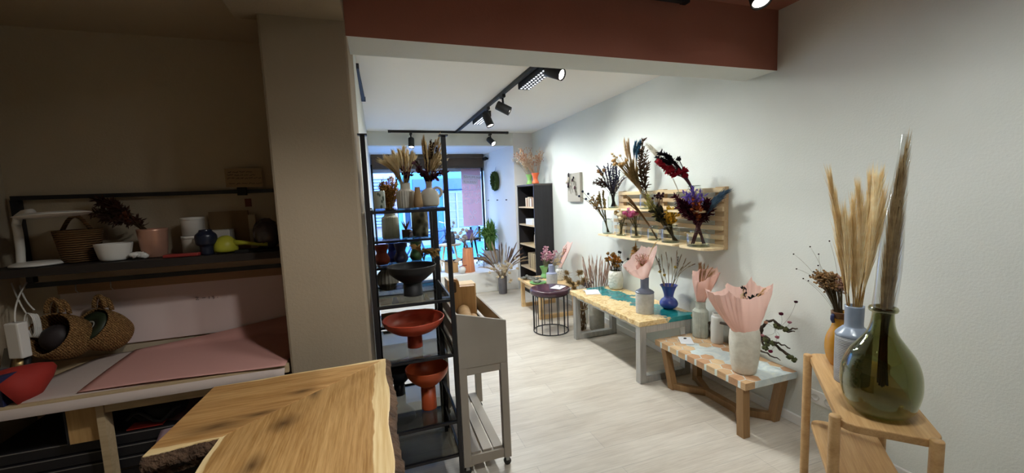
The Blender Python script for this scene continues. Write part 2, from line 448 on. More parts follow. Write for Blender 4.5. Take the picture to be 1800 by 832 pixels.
gdark = mat('dark shop glass', '24364c', r=.08, spec=.8)
for x, w in ((2.15, .95), (3.35, .95), (.78, .32), (1.25, .5)):
    d = MB().box((x, 13.9, .0), (x+.07, 14, 1.9)).box((x+w-.07, 13.9, .0), (x+w, 14, 1.9)).box((x, 13.9, 1.82), (x+w, 14, 1.9)).box((x, 13.9, .0), (x+w, 14, .6))
    if w > .9: d.box((x+w/2-.03, 13.9, .6), (x+w/2+.03, 14, 1.82))
    d_ = obj('shop_window', d, M['frame_out'], h2)
    obj('pane', MB().box((x+.07, 13.96, .6), (x+w-.07, 13.98, 1.82)), gdark, d_)
    if w > .9:
        g = MB()
        for k in (1, 2, 3): g.box((x+.07, 13.93, .6+k*.3), (x+w-.07, 13.955, .62+k*.3))
        obj('glazing_bar', g, M['frame_out'], d_)
# bicycle leaning outside the pane
bk = thing('bicycle', 'dark blue bicycle parked outside the shop window', 'bicycle', (1.3, 8.75, .06))
bm_ = mat('blue frame paint', '2c4a74', r=.35); ty = mat('tyre rubber', '2a3440', r=.8)
for x in (1.52, .50):
    t_ = obj('wheel', MB().tube([(x + .33*math.cos(a), 8.75, .41 + .33*math.sin(a)) for a in [2*PI*k/40 for k in range(40)]], .022, 8, closed=True), ty, bk)
    sp = MB()
    for k in range(14): sp.tube([(x, 8.75, .41), (x + .32*math.cos(k*PI/7), 8.75, .41 + .32*math.sin(k*PI/7))], .0025, 4)
    obj('spokes', sp, M['steel'], t_)
f = MB()
for p, q in (((.50,.22),(.78,.72)),((.78,.72),(1.36,.74)),((.92,.24),(1.36,.66)),((.92,.24),(.76,.80)),((.50,.22),(.92,.24)),((1.52,.22),(1.34,.84))):
    f.tube([(p[0], 8.75, p[1]+.19), (q[0], 8.75, q[1]+.19)], .018, 8)
obj('frame', f, bm_, bk)
obj('handlebar', MB().tube([(1.28, 8.5, 1.11), (1.34, 8.6, 1.09), (1.34, 8.9, 1.09), (1.28, 9.0, 1.11)], .014, 8), M['steel'], bk)
obj('saddle', MB().blob((.74, 8.75, 1.03), (.13, .08, .035), 2), M['blackm'], bk)
# sale posters on the inside of the pane (their writing faces the street, so it reads backwards from here)
def poster(x0, x1, z0, z1, label, txt):
    p = thing('sale_poster', label, 'poster', ((x0+x1)/2, 8.02, z0))
    obj('sheet', MB().box((x0, 8.0195, z0), (x1, 8.0215, z1)), paper('poster paper', 'e3bfc0', .55) if 'poster paper' not in bpy.data.materials else bpy.data.materials['poster paper'], p)
    if txt:
        L = MB(); wt = bpy.data.materials.get('poster white') or paper('poster white', 'f3eef2', .5)
        cx = (x0+x1)/2; w = x1 - x0
        for s, z in (('ALLES', z1-.44), ('MUSS', z1-.575), ('RAUS', z1-.71)): text_mb(L, s, (cx, 8.0180, z), (-1,0,0), (0,0,1), .145)
        text_mb(L, '%', (cx, 8.0180, z1-1.02), (-1,0,0), (0,0,1), .26)
        obj('lettering', L, wt, p)
        a = MB(); c_, s_ = math.cos(.09), math.sin(.09); ax = V((-c_, 0, s_)); ay = V((s_, 0, c_))
        for z in (z1-.17, z1-.265):
            a.obox((cx + (.02 if z > z1-.2 else -.03), 8.0180, z), ax*(.185 if z > z1-.2 else .165), (0,.0008,0), ay*.046)
        bn = obj('banner', a, wt, p); q = MB()
        text_mb(q, 'RÄUMUNGS', (cx+.02, 8.0165, z1-.195), ax, ay, .066); text_mb(q, 'VERKAUF', (cx-.03, 8.0165, z1-.29), ax, ay, .066)
        obj('lettering', q, mat('poster grey lettering', 'a59a8c', r=.7), bn)
poster(1.63, 2.03, 1.04, 2.20, 'pale pink clearance sale poster with white reversed lettering on the window pane beside the wreath', True)

# ------------------------------------------------------------------ lights and ceiling tracks
EM = emit('lamp glow', 'fff6ec', 14)
def spot_at(name, p, target, power, ang, parent=None, color=(.955, 1, .985), blend=.6, rad=.03):
    l = bpy.data.lights.new(name, 'SPOT'); l.energy = power; l.spot_size = math.radians(ang); l.spot_blend = blend; l.shadow_soft_size = rad; l.color = color
    o = bpy.data.objects.new(name, l); COL.objects.link(o); w = V(p)
    if parent is not None: o.parent = parent; w = w - origin(parent)
    o.location = w; o.rotation_euler = (V(target) - V(p)).to_track_quat('-Z', 'Y').to_euler(); return o
def track(p, q, label, w=.034):
    t = thing('light_track', label, 'track', tuple((V(p)+V(q))/2))
    obj('rail', MB().beam(p, q, w, .034), M['blackm'], t, bevel=.003)
    for c in (p, q): obj('end_cap', MB().obox(c, (.02,0,0), (0,.02,0), (0,0,.019)), M['blackm'], t)
track((1.295, 2.45, 2.648), (1.25, 6.32, 2.648), 'long black light track running down the white ceiling towards the window')
track((.24, 6.36, 2.648), (2.09, 6.36, 2.648), 'black light track across the ceiling in front of the window bay')
track((-.5+.42, 3.25, 2.60), (-.06, 4.23, 2.60), 'short black rail high on the left wall under the ceiling', .03)
track((-.02, 1.985, 2.695), (1.77, 1.985, 2.695), 'black light track on the terracotta ceiling along the beam')
def spotlight(mount, head_, aim, label, power, ang=75, ln=.15, r=.045, glow=True, color=(.955, 1, .985)):
    mount, head_, aim = V(mount), V(head_), V(aim); d = (aim - head_).normalized()
    t = thing('track_spotlight', label, 'spotlight', mount, 'cylinder spotlights on the tracks')
    obj('adapter', MB().box(mount + V((-.018, -.05, -.03)), mount + V((.018, .05, 0))), M['blackm'], t, bevel=.003)
    obj('arm', MB().tube([mount + V((0,0,-.02)), mount.lerp(head_, .5) + V((0,0,.01)), head_], .011, 8), M['blackm'], t)
    a = head_ - d*ln*.5; e = head_ + d*ln*.5
    bd = obj('body', MB().lathe([(r*.92, 0), (r, .006), (r, ln), (r*.86, ln), (r*.82, ln-.014)], a, 24, axis=d), M['blackm'], t, fix=True)
    obj('lens', MB().lathe([(r*.82, 0), (r*.82, .003)], e - d*.014, 24, axis=d), EM, bd)
    if power: spot_at('spot_lamp', e + d*.012, aim, power, ang, t, color, blend=.8, rad=.05)
spotlight((1.30, 2.95, 2.631), (1.372, 2.93, 2.545), (2.1, 1.75, 1.9), 'bright glaring cylinder spotlight on the ceiling track nearest the beam', LP[0], 110)
spotlight((1.275, 3.98, 2.631), (1.28, 3.98, 2.50), (2.45, 3.5, 1.8), 'second black spotlight from the beam on the long track, tilted towards the right wall', LP[1], 90)
spotlight((1.27, 4.55, 2.631), (1.275, 4.56, 2.49), (1.75, 4.1, 1.0), 'third black spotlight from the beam on the long track, pointing down', LP[2], 90)
spotlight((1.80, 6.36, 2.631), (1.80, 6.31, 2.50), (2.4, 5.2, 1.5), 'black spotlight hanging in front of the window bay near the wreath', LP[3], 100, color=(.9, .97, 1))
spotlight((.55, 6.36, 2.631), (.55, 6.36, 2.48), (.45, 5.9, 1.0), 'black spotlight on the window track above the grasses of the metal rack', LP[4], 80)
spotlight((2.17, 1.86, 2.74), (2.17, 1.84, 2.70), (1.85, 1.0, .8), 'spotlight on the terracotta ceiling by the right wall, only its bright lower rim in view', LP[5], 70, ln=.11, r=.055)
spotlight((.42, .75, 2.74), (.42, .75, 2.62), (-.5, 1.55, .9), 'added unseen spotlight on the terracotta ceiling over the counter', LP[6], 72, color=(1, .97, .92))  # out of view, added to brighten the counter and packing table
spotlight((1.35, 1.15, 2.74), (1.35, 1.15, 2.66), (2.2, 1.95, .45), 'added unseen spotlight on the terracotta ceiling aimed down at the hexagon bench', LP[10], 54, ln=.11)  # extra lamp out of view, put in to lift the bench and its vases
EMD = emit('led dot glow', 'eef4ff', 2.6)
def led_panel(y0, y1, x, label, power, dz=0, cone=174):
    t = thing('led_panel_light', label, 'light', (x, (y0+y1)/2, 2.63+dz), 'led panels on the long track')
    obj('housing', MB().box((x+.006, y0, 2.592+dz), (x+.115, y1, 2.6645 if not dz else 2.7435)), M['blackm'], t, bevel=.004)
    d = MB()
    n = int((y1-y0)/.052)
    for i in range(n):
        for j in range(3): d.lathe([(.009, 0), (.009, .003)], (x+.022+j*.036, y0+.03+i*.052, 2.5885+dz), 10)
    obj('led_dots', d, EMD, t)['kind'] = 'stuff'
    for y in (y0 + (y1-y0)*.25, y0 + (y1-y0)*.75):
        spot_at('panel_lamp', (x+.058, y, 2.585+dz), (x+.058, y, 0), power/2, cone, t, blend=.6, rad=.05)
led_panel(3.02, 3.62, 1.31, 'black panel of bright led dots on the long track, nearest the beam', LP[7])
led_panel(4.85, 5.4, 1.285, 'black panel of led dots at the far end of the long track', LP[8])
led_panel(.25, .85, 1.15, 'added unseen panel of led dots on the terracotta ceiling over the counter side', LP[9], .112, 172)  # made-up fill panel out of view, gives the front wall soft light
sd = MB().tube([(1.05+.06*math.cos(a), 3.0+.06*math.sin(a), 2.662) for a in [2*PI*k/32 for k in range(32)]], .003, 6, closed=True)
one('ceiling_cover', 'round flush cover plate on the white ceiling beside the long track', 'cover plate', sd.lathe([(.058, 0), (.058, .004)], (1.05, 3.0, 2.661), 32), M['ceil'], (1.05, 3.0, 2.66))
# daylight
w = bpy.data.worlds.new('world'); sc.world = w; w.use_nodes = True
bgn = w.node_tree.nodes['Background']; bgn.inputs[0].default_value = (.45, .68, 1, 1); bgn.inputs[1].default_value = SKY
l = bpy.data.lights.new('sun', 'SUN'); l.energy = SUN; l.angle = .1; l.color = (.75, .87, 1); o = bpy.data.objects.new('sun', l); COL.objects.link(o); o.rotation_euler = (math.radians(40), 0, math.radians(-12)); o.location = (0, 10, 8)
area_p = bpy.data.lights.new('window_portal', 'AREA'); area_p.shape = 'RECTANGLE'; area_p.size = 2.1; area_p.size_y = 1.85; area_p.cycles.is_portal = True
o = bpy.data.objects.new('window_portal', area_p); COL.objects.link(o); o.location = (1.0, 8.08, 1.3); o.rotation_euler = (math.radians(-90), 0, 0)
sc.view_settings.view_transform = 'Standard'; sc.view_settings.look = 'None'; sc.view_settings.exposure = EXPO; sc.view_settings.gamma = 1; sc.view_settings.use_curve_mapping = False
cy = sc.cycles; cy.use_denoising = True; cy.max_bounces = 10; cy.transparent_max_bounces = 24; cy.transmission_bounces = 8; cy.diffuse_bounces = 5; cy.sample_clamp_indirect = 4; cy.caustics_reflective = False

def at(x, y, depth):       # a point seen in the 1800 x 832 photo at a known distance into the room
    d = r2*((x-900)/703.3) + u2*((416-y)/703.3) + fw
    if d.x*depth > 2.46: depth = 2.46/d.x          # stay in front of the right wall
    return V((0, 0, 1.6)) + d*depth
_F = V((math.sin(YAW), math.cos(YAW), 0)); rtv = V((_F.y, -_F.x, 0))

# ================================================================== right-hand side furniture
# ---- narrow oak console standing at an angle
ca = V((.735, .678, 0)).normalized(); cn = V((ca.y, -ca.x, 0)); B0 = V((1.595, .986, 0)); CL, CW, CZ = .66, .285, .72
def cpt(a, n, z=0): p = B0 + ca*a + cn*n; return V((p.x, p.y, z))
def rrect(a0, a1, n0, n1, r, k=7):
    o = []
    for cx, cy_, s in ((a0+r, n0+r, PI), (a0+r, n1-r, PI*1.5), (a1-r, n1-r, 0), (a1-r, n0+r, PI*.5)):
        pass
    for (cx, cy_, s) in ((a1-r, n1-r, 0), (a0+r, n1-r, PI*.5), (a0+r, n0+r, PI), (a1-r, n0+r, PI*1.5)):
        for i in range(k+1):
            t = s + PI*.5*i/k; o.append((cx + r*math.cos(t), cy_ + r*math.sin(t)))
    return o
con = thing('console_table', 'narrow oak console with rounded ends and round posts, standing askew by the right wall', 'table', cpt(CL/2, CW/2, 0))
woak = wood('golden oak', 'a98255', 'c09a6a', 'caa678', 0, 1.0, .42)
def oriented(name, c):      # oak with the grain along the console
    t = NT(name); a = math.atan2(ca.y, ca.x)
    v0 = t.coord((1,1,1), (0, 0, -a)); mp = t.n('Mapping'); mp.inputs['Scale'].default_value = (1.2, 16, 16); t.l(v0, mp.inputs[0])
    mp2 = t.n('Mapping'); mp2.inputs['Scale'].default_value = (5, 160, 160); t.l(v0, mp2.inputs[0])
    n1 = t.noise(mp.outputs[0], 1.5, 6, .6, .8); n2 = t.noise(mp2.outputs[0], 1, 3)
    col = t.ramp(n1, [(.3, S(c[0])), (.52, S(c[1])), (.75, S(c[2]))]); col = t.mix(.3, col, t.ramp(n2, [(.35, S(c[0])), (.65, S(c[2]))]))
    return t.done(t.bsdf(col, .45, 0, .35, n2, .1, .002))
wcon = oriented('console oak', ('a57e50', 'c29a68', 'cda878'))
poly = [tuple(cpt(a, n)[:2]) for a, n in rrect(-.045, CL+.03, .0, CW, .055)]
obj('top', MB().prism(poly, CZ-.03, CZ), wcon, con, bevel=.004)
poly = [tuple(cpt(a, n)[:2]) for a, n in rrect(-.02, CL+.0, .012, CW-.012, .05)]
obj('shelf', MB().prism(poly, .345, .369), wcon, con, bevel=.004)
for a, n in ((-.005, -.008), (CL-.03, -.008), (-.055, CW-.03), (CL-.03, CW+.008)):
    p = cpt(a, n)
    obj('leg', MB().lathe([(.0155, 0), (.019, .02), (.019, CZ+.004), (.017, CZ+.008)], p, 20), woak, con, fix=True)
# ---- demijohn
dj = cpt(.105, .142, CZ+.001)
gprof = smooth_prof([(.045, 0), (.078, .006), (.102, .033), (.116, .085), (.119, .13), (.114, .18), (.098, .228), (.070, .272), (.047, .31), (.036, .345), (.032, .385), (.034, .402)], 6)
gm = glass('olive bottle glass', 'cccdb4', .05, .8, .015, 2.6, 'f4f6e8')
d_ = thing('demijohn_vase', 'big bulbous olive green glass demijohn standing at the near end of the oak console', 'vase', dj)
mb = MB().lathe([(0, 0)] + gprof, dj, 64); obj('glass_body', mb, gm, d_, fix=True)
inn = [(max(r-.004, .001), max(z, .006)) for r, z in gprof]; mb = MB().lathe([(0, .006)] + inn, dj, 64); obj('glass_inside', mb, gm, d_, fix=True)
obj('glass_lip', MB().lathe([(.033, .392), (.041, .396), (.044, .404), (.041, .412), (.034, .415), (.028, .411), (.028, .395)], dj, 40), glass('olive lip glass', 'b5b08c', .18, .6, .03, 2, 'eef0dc'), d_)
# pampas sleeve in the demijohn
tanpl = pl('d2b888', 'ba9e70'); tanpl2 = pl('ecd7a8', 'dbc08a'); creampl = pl('f8ecca', 'eed9ab')
stemt = pl('c2a46c', 'ab8b54'); dkstem = pl('5f4a33', '4d3a28')
tipS = V((1.891,0.977,1.740)); tip1 = V((1.894,0.971,1.689)); nk = dj + V((0, 0, .40))
sl = thing('wrapped_pampas', 'tall brown pampas plumes in a clear sleeve standing in the demijohn', 'dried grass', dj + V((0,0,.02)))
axs = (tipS - nk)
for k in range(9):
    path = bez(dj + V((RN.uniform(-.02,.02), RN.uniform(-.02,.02), .11)), nk + V((RN.uniform(-.012,.012), RN.uniform(-.012,.012), 0)), nk + axs*(.95 if k < 2 else RN.uniform(.6, .88)) + rv(.012), 14)
    so = obj('stem', MB().tube(path, .0035, 5), pl('5b4424', '47341a'), sl)
    h = MB(); head('plume', h, path, (.66, .17, .11, .0034), 3.2); obj('plume', h, pl('b39a72', '957a55') if k % 2 else pl('c4ac84', 'a68b62'), so)
slm = glass('clear sleeve', 'f3f4f2', .07, .5, .10, 2.2)
sp = []; ax = axs.normalized(); sd = ax.cross(V((0,1,0))).normalized(); s2 = ax.cross(sd)
mb = MB(); vs = []; n = 18
for i in range(9):
    t = i/8; r = .042 + .006*math.sin(t*5) - .017*t; c = nk + axs*(t*1.04) + V((0,0,.005))
    for j in range(n): a = 2*PI*j/n; vs.append(c + (sd*math.cos(a) + s2*math.sin(a)*.75) * r * (1+.06*math.sin(3*a+i)))
mb.add(vs, [(i*n+j, i*n+(j+1)%n, (i+1)*n+(j+1)%n, (i+1)*n+j) for i in range(8) for j in range(n)], 0, True)
obj('sleeve', mb, slm, sl)
# ---- two-tone vase with pampas
tv = cpt(.37, .115, CZ+.001)
def two_tone(name, label, c, r, h, rn, hn, top, body, sh=.8, group=None):
    """glazed neck and shoulder over a raw grey ribbed body"""
    v = thing(name, label, 'vase', c, group)
    zs = h - hn; zb = zs*sh
    obj('body', MB().lathe(vessel(smooth_prof([(r*.93, 0), (r*.97, zb*.04), (r, zb*.5), (r, zb)], 4), .004), c, 44), body, v)
    obj('glazed_neck', MB().lathe(smooth_prof([(r*1.004, zb-.002), (r*.99, zb+(zs-zb)*.3), (rn*1.25, zs-.004), (rn, zs+.006), (rn, zs+hn*.5), (rn*1.02, h)], 5) + [(rn-.006, h), (rn-.008, zs)], c, 44), top, v)
    return v
bg = mat('blue grey glaze', '8f9aa9', '7f8a9a', .22, ns=6, spec=.6)
def ribbed(name, c1, c2):
    t = NT(name); tc = t.n('TexCoord'); wv = t.n('TexWave'); wv.bands_direction = 'Z'; wv.inputs['Scale'].default_value = 42; wv.inputs['Distortion'].default_value = 1.5
    t.l(tc.outputs['Object'], wv.inputs['Vector']); n = t.noise(t.coord(), 30, 4)
    return t.done(t.bsdf(t.ramp(n, [(.3, S(c1)), (.7, S(c2))]), .75, 0, .25, wv.outputs['Fac'], .5, .003))
raw = ribbed('raw grey stoneware', 'abacab', '979898')
two_tone('two_tone_vase', 'grey ribbed stoneware vase with glossy slate blue neck on the oak console behind the demijohn', tv, .064, .345, .034, .095, bg, raw, .84)
nkp = tv + V((0, 0, .34)); st = []
for (x, y, w) in ((1462,328,1), (1470,372,1), (1478,402,2), (1486,395,2), (1500,378,1), (1510,352,1), (1517,392,2), (1528,330,1), (1538,326,2), (1545,330,1), (1549,362,1), (1546,402,2), (1496,420,1)):
    P = at(x, y, 1.72 + RN.uniform(-.05, .05))
    st.append((P, 'plume', (.9, .19, .085, .0030), (tanpl2 if w == 1 else creampl), stemt, dict(dens=3.6, sr=.0022, bow=.1)))
bunch('pampas_bunch', 'tall sheaf of golden pampas plumes standing in the slate blue necked vase', 'dried grass', tv + V((0,0,.02)), nkp, .024, st)
# ---- yellow jug with brown heads
yv = V((2.078, 1.285, CZ+.001)); yel = mat('mustard glaze', 'c08a2c', 'ad7824', .25, ns=7, spec=.6)
yj = thing('yellow_vase', 'round mustard yellow vase with a blue lug at the far end of the oak console', 'vase', yv)
obj('body', MB().lathe(vessel(smooth_prof([(.035, 0), (.052, .03), (.062, .085), (.057, .14), (.040, .185), (.036, .21), (.037, .25), (.040, .262)], 5), .004), yv, 40), yel, yj)
obj('rim_band', MB().lathe([(.0385, .236), (.0415, .262), (.0425, .266), (.036, .266), (.035, .236)], yv, 40), mat('brown rim glaze', '6b4520', r=.3), yj)
hp = [yv + (-rtv)*.037 + V((0,0,.252)), yv + (-rtv)*.044 + V((0,0,.245)), yv + (-rtv)*.045 + V((0,0,.23)), yv + (-rtv)*.039 + V((0,0,.215))]
obj('lug', MB().tube(hp, .008, 8), mat('indigo glaze', '3d4670', r=.3), yj)
st = []
for p in around(at(1447, 484, 2.0), .045, .026, 34):
    st.append((p, 'spray', (.030, .0062, 11), pl('c19d70', 'a8855a') if RN.random() < .7 else pl('b09470'), pl('5a4a30'), dict(sr=.0016)))
for p in around(at(1474, 492, 2.02), .025, .03, 16):
    st.append((p, 'spray', (.028, .006, 10), pl('cfaa96', 'ab8270'), pl('5a4a30'), dict(sr=.0016)))
for x, y in ((1395,447),(1424,434),(1439,447),(1400,473),(1423,485),(1438,467),(1458,424),(1430,478),(1421,494),(1412,490)):
    st.append((at(x, y, 2.0), 'berry', .0038, pl('3a2a22'), pl('8d8272'), dict(sr=.0006, bow=.5)))
bunch('dried_bouquet', 'brown bushy seed heads with fine dotted wires in the mustard yellow vase', 'dried flowers', yv + V((0,0,.03)), yv + V((0,0,.26)), .022, st)

# ---- hexagon bench against the wall
HX0, HX1, HY0, HY1, HZ = 2.105, 2.555, 1.83, 2.695, .372
hb = thing('hexagon_bench', 'low bench with hexagon wood tiles set in milky resin, right wall beside the console', 'bench', ((HX0+HX1)/2, (HY0+HY1)/2, 0))
def clip(poly, x0, x1, y0, y1):
    for ax_, lim, sgn in ((0,x0,1),(0,x1,-1),(1,y0,1),(1,y1,-1)):
        o = []
        for i in range(len(poly)):
            a, b = poly[i-1], poly[i]; ia = (a[ax_]-lim)*sgn >= 0; ib = (b[ax_]-lim)*sgn >= 0
            if ia != ib:
                t = (lim-a[ax_])/(b[ax_]-a[ax_]); o.append((a[0]+t*(b[0]-a[0]), a[1]+t*(b[1]-a[1])))
            if ib: o.append(b)
        poly = o
        if not poly: return []
    return poly
tb = MB(); e = .0008; tb.box((HX0+e, HY0+e, HZ-.045), (HX1-e, HY1-e, HZ-e), 0); R_ = .050
ht = [wood('hexagon oak', 'b08a62', 'c9a57c', 'd3b28c', 1, 1), wood('hexagon cherry', 'a97f5c', 'bf9570', 'c9a17e', 0, 1), wood('hexagon ash', 'bf9f78', 'd2b48c', 'd9bf9a', 1, 1)]
t = NT('milky resin'); nn = t.noise(t.coord(), 7, 5, .6, 1.0); resin = t.done(t.bsdf(t.ramp(nn, [(.35, S('e3e8e2')), (.5, S('c9d5d6')), (.62, S('dee6de')), (.75, S('e2e8cf'))]), .12, 0, .5))
for i in range(-2, 14):
    for j in range(-2, 14):
        cx = HX0 + .03 + i*R_*1.5*1.075; cy_ = HY0 + (j + .5*(i % 2))*R_*math.sqrt(3)*1.075
        g = (cx - HX0)/(HX1-HX0); v = (cy_-HY0)/(HY1-HY0)
        mid = .60 - .16*(v) + .07*math.sin(v*7); wd = .19 + .10*math.sin(v*4+.6) 
        if abs(g - mid) < wd and not (v > .86): continue
        if v < .10 and .35 < g < .8: continue
        pg = clip([(cx + R_*math.cos(PI/3*k), cy_ + R_*math.sin(PI/3*k)) for k in range(6)], HX0, HX1, HY0, HY1)
        if len(pg) >= 3: tb.prism(pg, HZ-.0455, HZ, 1 + RN.randrange(3))
obj('tabletop', tb, [resin] + ht, hb)
hw = wood('bench oak', '80613f', '96744e', 'a3835c', 2, 1, .5); zt = HZ-.045; cx = (HX0+HX1)/2
LEG = [(HX0+.06, HY0+.055, HX0+.05, HY0+.04), (HX1-.035, HY0+.055, HX1-.06, HY0+.06), (HX0+.05, HY1-.1, HX0+.09, HY1-.13), (HX1-.10, HY1-.25, HX1-.10, HY1-.25)]
LEG = [((2.135,1.875),(2.135,1.865)), ((2.515,1.90),(2.475,1.93)), ((2.135,2.60),(2.165,2.55)), ((2.475,2.62),(2.44,2.585))]
for (a, b) in LEG: obj('leg', MB().beam((b[0], b[1], 0), (a[0], a[1], zt), .055, .055, (1,0,0)), hw, hb, bevel=.003)
s0, s1 = V((cx-.0, 2.08, .025)), V((cx-.0, 2.36, .025))
obj('spine', MB().beam(s0, s1, .05, .049), hw, hb, bevel=.003)
for (a, b), s in zip(LEG, (s0, s0, s1, s1)): obj('floor_bar', MB().beam(V((b[0], b[1], .0252)), s, .045, .049), hw, hb, bevel=.003)
# things on the bench
stone = mat('pale stoneware', 'dad6c8', 'ccc7b8', .8, ns=25, bump=.4, bs=60)
gv = V((2.246, 1.965, HZ+.001))
vase('stoneware_vase', 'big rough oatmeal stoneware vase at the near end of the hexagon bench', 'vase', gv, [(.062, 0), (.074, .02), (.088, .13), (.093, .22), (.089, .275), (.082, .298), (.079, .305)], stone, t=.008)
pink = paper('pink tissue', 'f2cdc0', .4); pinkl = paper('pale pink tissue', 'f3d6ce', .45)
def wrap(root, base, rim, r0, name='paper_wrap', m=None, layers=1, crump=.06):
    """a tissue cone from a gathered base ring to a pointed rim (list of 3-D rim points, closed)"""
    base = V(base); n = len(rim) * 6; mb = MB(); vs = []; rows = 9; rp = []
    for i in range(len(rim)):
        a, b = V(rim[i]), V(rim[(i+1) % len(rim)])
        for k in range(6): rp.append(a.lerp(b, k/6) + (base - a.lerp(b, k/6)) * (.05*math.sin(PI*k/6)))
    ctr = sum((V(p) for p in rim), V((0,0,0))) / len(rim)
    for r in range(rows):
        t = r/(rows-1)
        for i, p in enumerate(rp):
            d = p - ctr; d = V((d.x, d.y, d.z*.3)); d = d.normalized() * r0 if d.length > 1e-6 else d
            q = (base + d).lerp(p, t ** .95); q += (q - base.lerp(ctr, t)) * (.14*math.sin(PI*t)) + rv(crump*.035*t)
            q += (q - base.lerp(ctr, t)) * .05*math.sin(i*2.1)*t
            vs.append(q)
    mb.add(vs, [(r*n+i, r*n+(i+1) % n, (r+1)*n+(i+1) % n, (r+1)*n+i) for r in range(rows-1) for i in range(n)], 0, True)
    return obj(name, mb, m or pink, root)
gb = gv + V((0, 0, .285))
bq = thing('paper_wrapped_bouquet', 'wide open cone of pale pink tissue with dark sprigs, in the oatmeal stoneware vase', 'bouquet', gb)
D0 = 2.66
rim = [at(1239, 508, D0-.03), at(1264, 519, D0-.10), at(1281, 511, D0-.12), at(1300, 524, D0-.14), at(1330, 522, D0-.12), at(1350, 512, D0-.04), at(1359, 498, D0+.04), at(1338, 504, D0+.14), at(1321, 487, D0+.16), at(1305, 503, D0+.14), at(1278, 498, D0+.12), at(1262, 512, D0+.06)]
wrap(bq, gb + V((0,0,-.02)), rim, .072, m=pink)
for tip, k, s, c, n in ((at(1307, 506, D0+.05), 'leaf', (.03, .016, 16), pl('2a2426'), 1), (at(1312, 512, D0+.06), 'leaf', (.03, .014, 12), pl('33292c'), 1), (at(1328, 520, D0+.03), 'leaf', (.042, .026, 12), pl('1f2420'), 1), (at(1324, 526, D0), 'leaf', (.04, .024, 10), pl('20241f'), 1), (at(1346, 507, D0+.05), 'plume', (.5, .05, .18, .003), pl('d6b183'), 1), (at(1341, 516, D0+.04), 'plume', (.5, .05, .18, .003), pl('d6b183'), 1), (at(1302, 522, D0+.02), 'leaf', (.03, .014, 8), pl('d8c0a0'), 1)):
    stalk(bq, gb + V((0,0,.0)), gb + V((0,0,.03)), tip, k, s, c, stemt)
rv_ = V((2.485, 2.60, HZ+.001)); rib = mat('ribbed sage stoneware', 'b0b3a6', 'a0a397', .7, ns=20)
vase('ribbed_vase', 'slim fluted grey green vase at the wall end of the hexagon bench', 'vase', rv_, [(.052, 0), (.060, .02), (.060, .20), (.054, .225), (.040, .245), (.037, .285), (.041, .30)], rib, flute=.035, nf=26, n=104)
bb = rv_ + V((0,0,.285)); D0 = 3.27
bq = thing('paper_wrapped_bouquet', 'small pink tissue cone with sandy grasses, in the slim fluted vase', 'bouquet', bb)
rim = [at(1217, 476, D0-.02), at(1226, 497, D0-.08), at(1248, 487, D0-.10), at(1266, 479, D0-.04), at(1262, 469, D0+.02), at(1250, 470, D0+.08), at(1232, 472, D0+.08)]
wrap(bq, bb + V((0,0,.0)), rim, .03, m=pink)
for k in range(11): stalk(bq, bb, bb + V((0,0,.03)), at(1240 + RN.uniform(-13, 16), 472 + RN.uniform(-8, 8), D0 + RN.uniform(-.03, .03)), 'plume', (.35, .06, .2, .0035), pl('c19c78', 'a98260'), stemt, dens=.4)
pv = V((2.50, 2.44, HZ+.001))
vase('white_vase', 'plain white cylinder vase tucked behind the tissue cone on the hexagon bench', 'vase', pv, [(.040, 0), (.046, .02), (.046, .19), (.038, .22), (.036, .24)], mat('matt white ceramic', 'c9c8c2', r=.6))
def card(label, c, w, d, ang, tilt=.0, dot=True, col='e9eaee'):
    c = V(c); ax = V((math.cos(ang), math.sin(ang), 0)); ay = V((-math.sin(ang), math.cos(ang), 0)); z = V((0,0,1))
    t_ = thing('price_card', label, 'card', c, 'white price cards')
    f1 = ay*math.cos(tilt) + z*math.sin(tilt)
    m = bpy.data.materials.get('white card') or mat('white card', col, r=.45)
    obj('card_front', MB().obox(c + f1*d*.5 + z*.002, ax*w/2, f1*d/2, ax.cross(f1)*.0008), m, t_)
    if tilt > .1:
        f2 = ay*math.cos(tilt) - z*math.sin(tilt); tp = c + f1*d
        obj('card_back', MB().obox(tp + f2*d*.5 + z*.001, ax*w/2, f2*d/2, ax.cross(f2)*.0008), m, t_)
    if dot: obj('black_tie', MB().blob(c + f1*d*.75 + z*.004, (.014, .011, .005), 2), M['blackm'], t_)
card('white price card with a black tie lying at the far end of the hexagon bench', (2.265, 2.50, HZ+.001), .10, .15, -.55, .03)
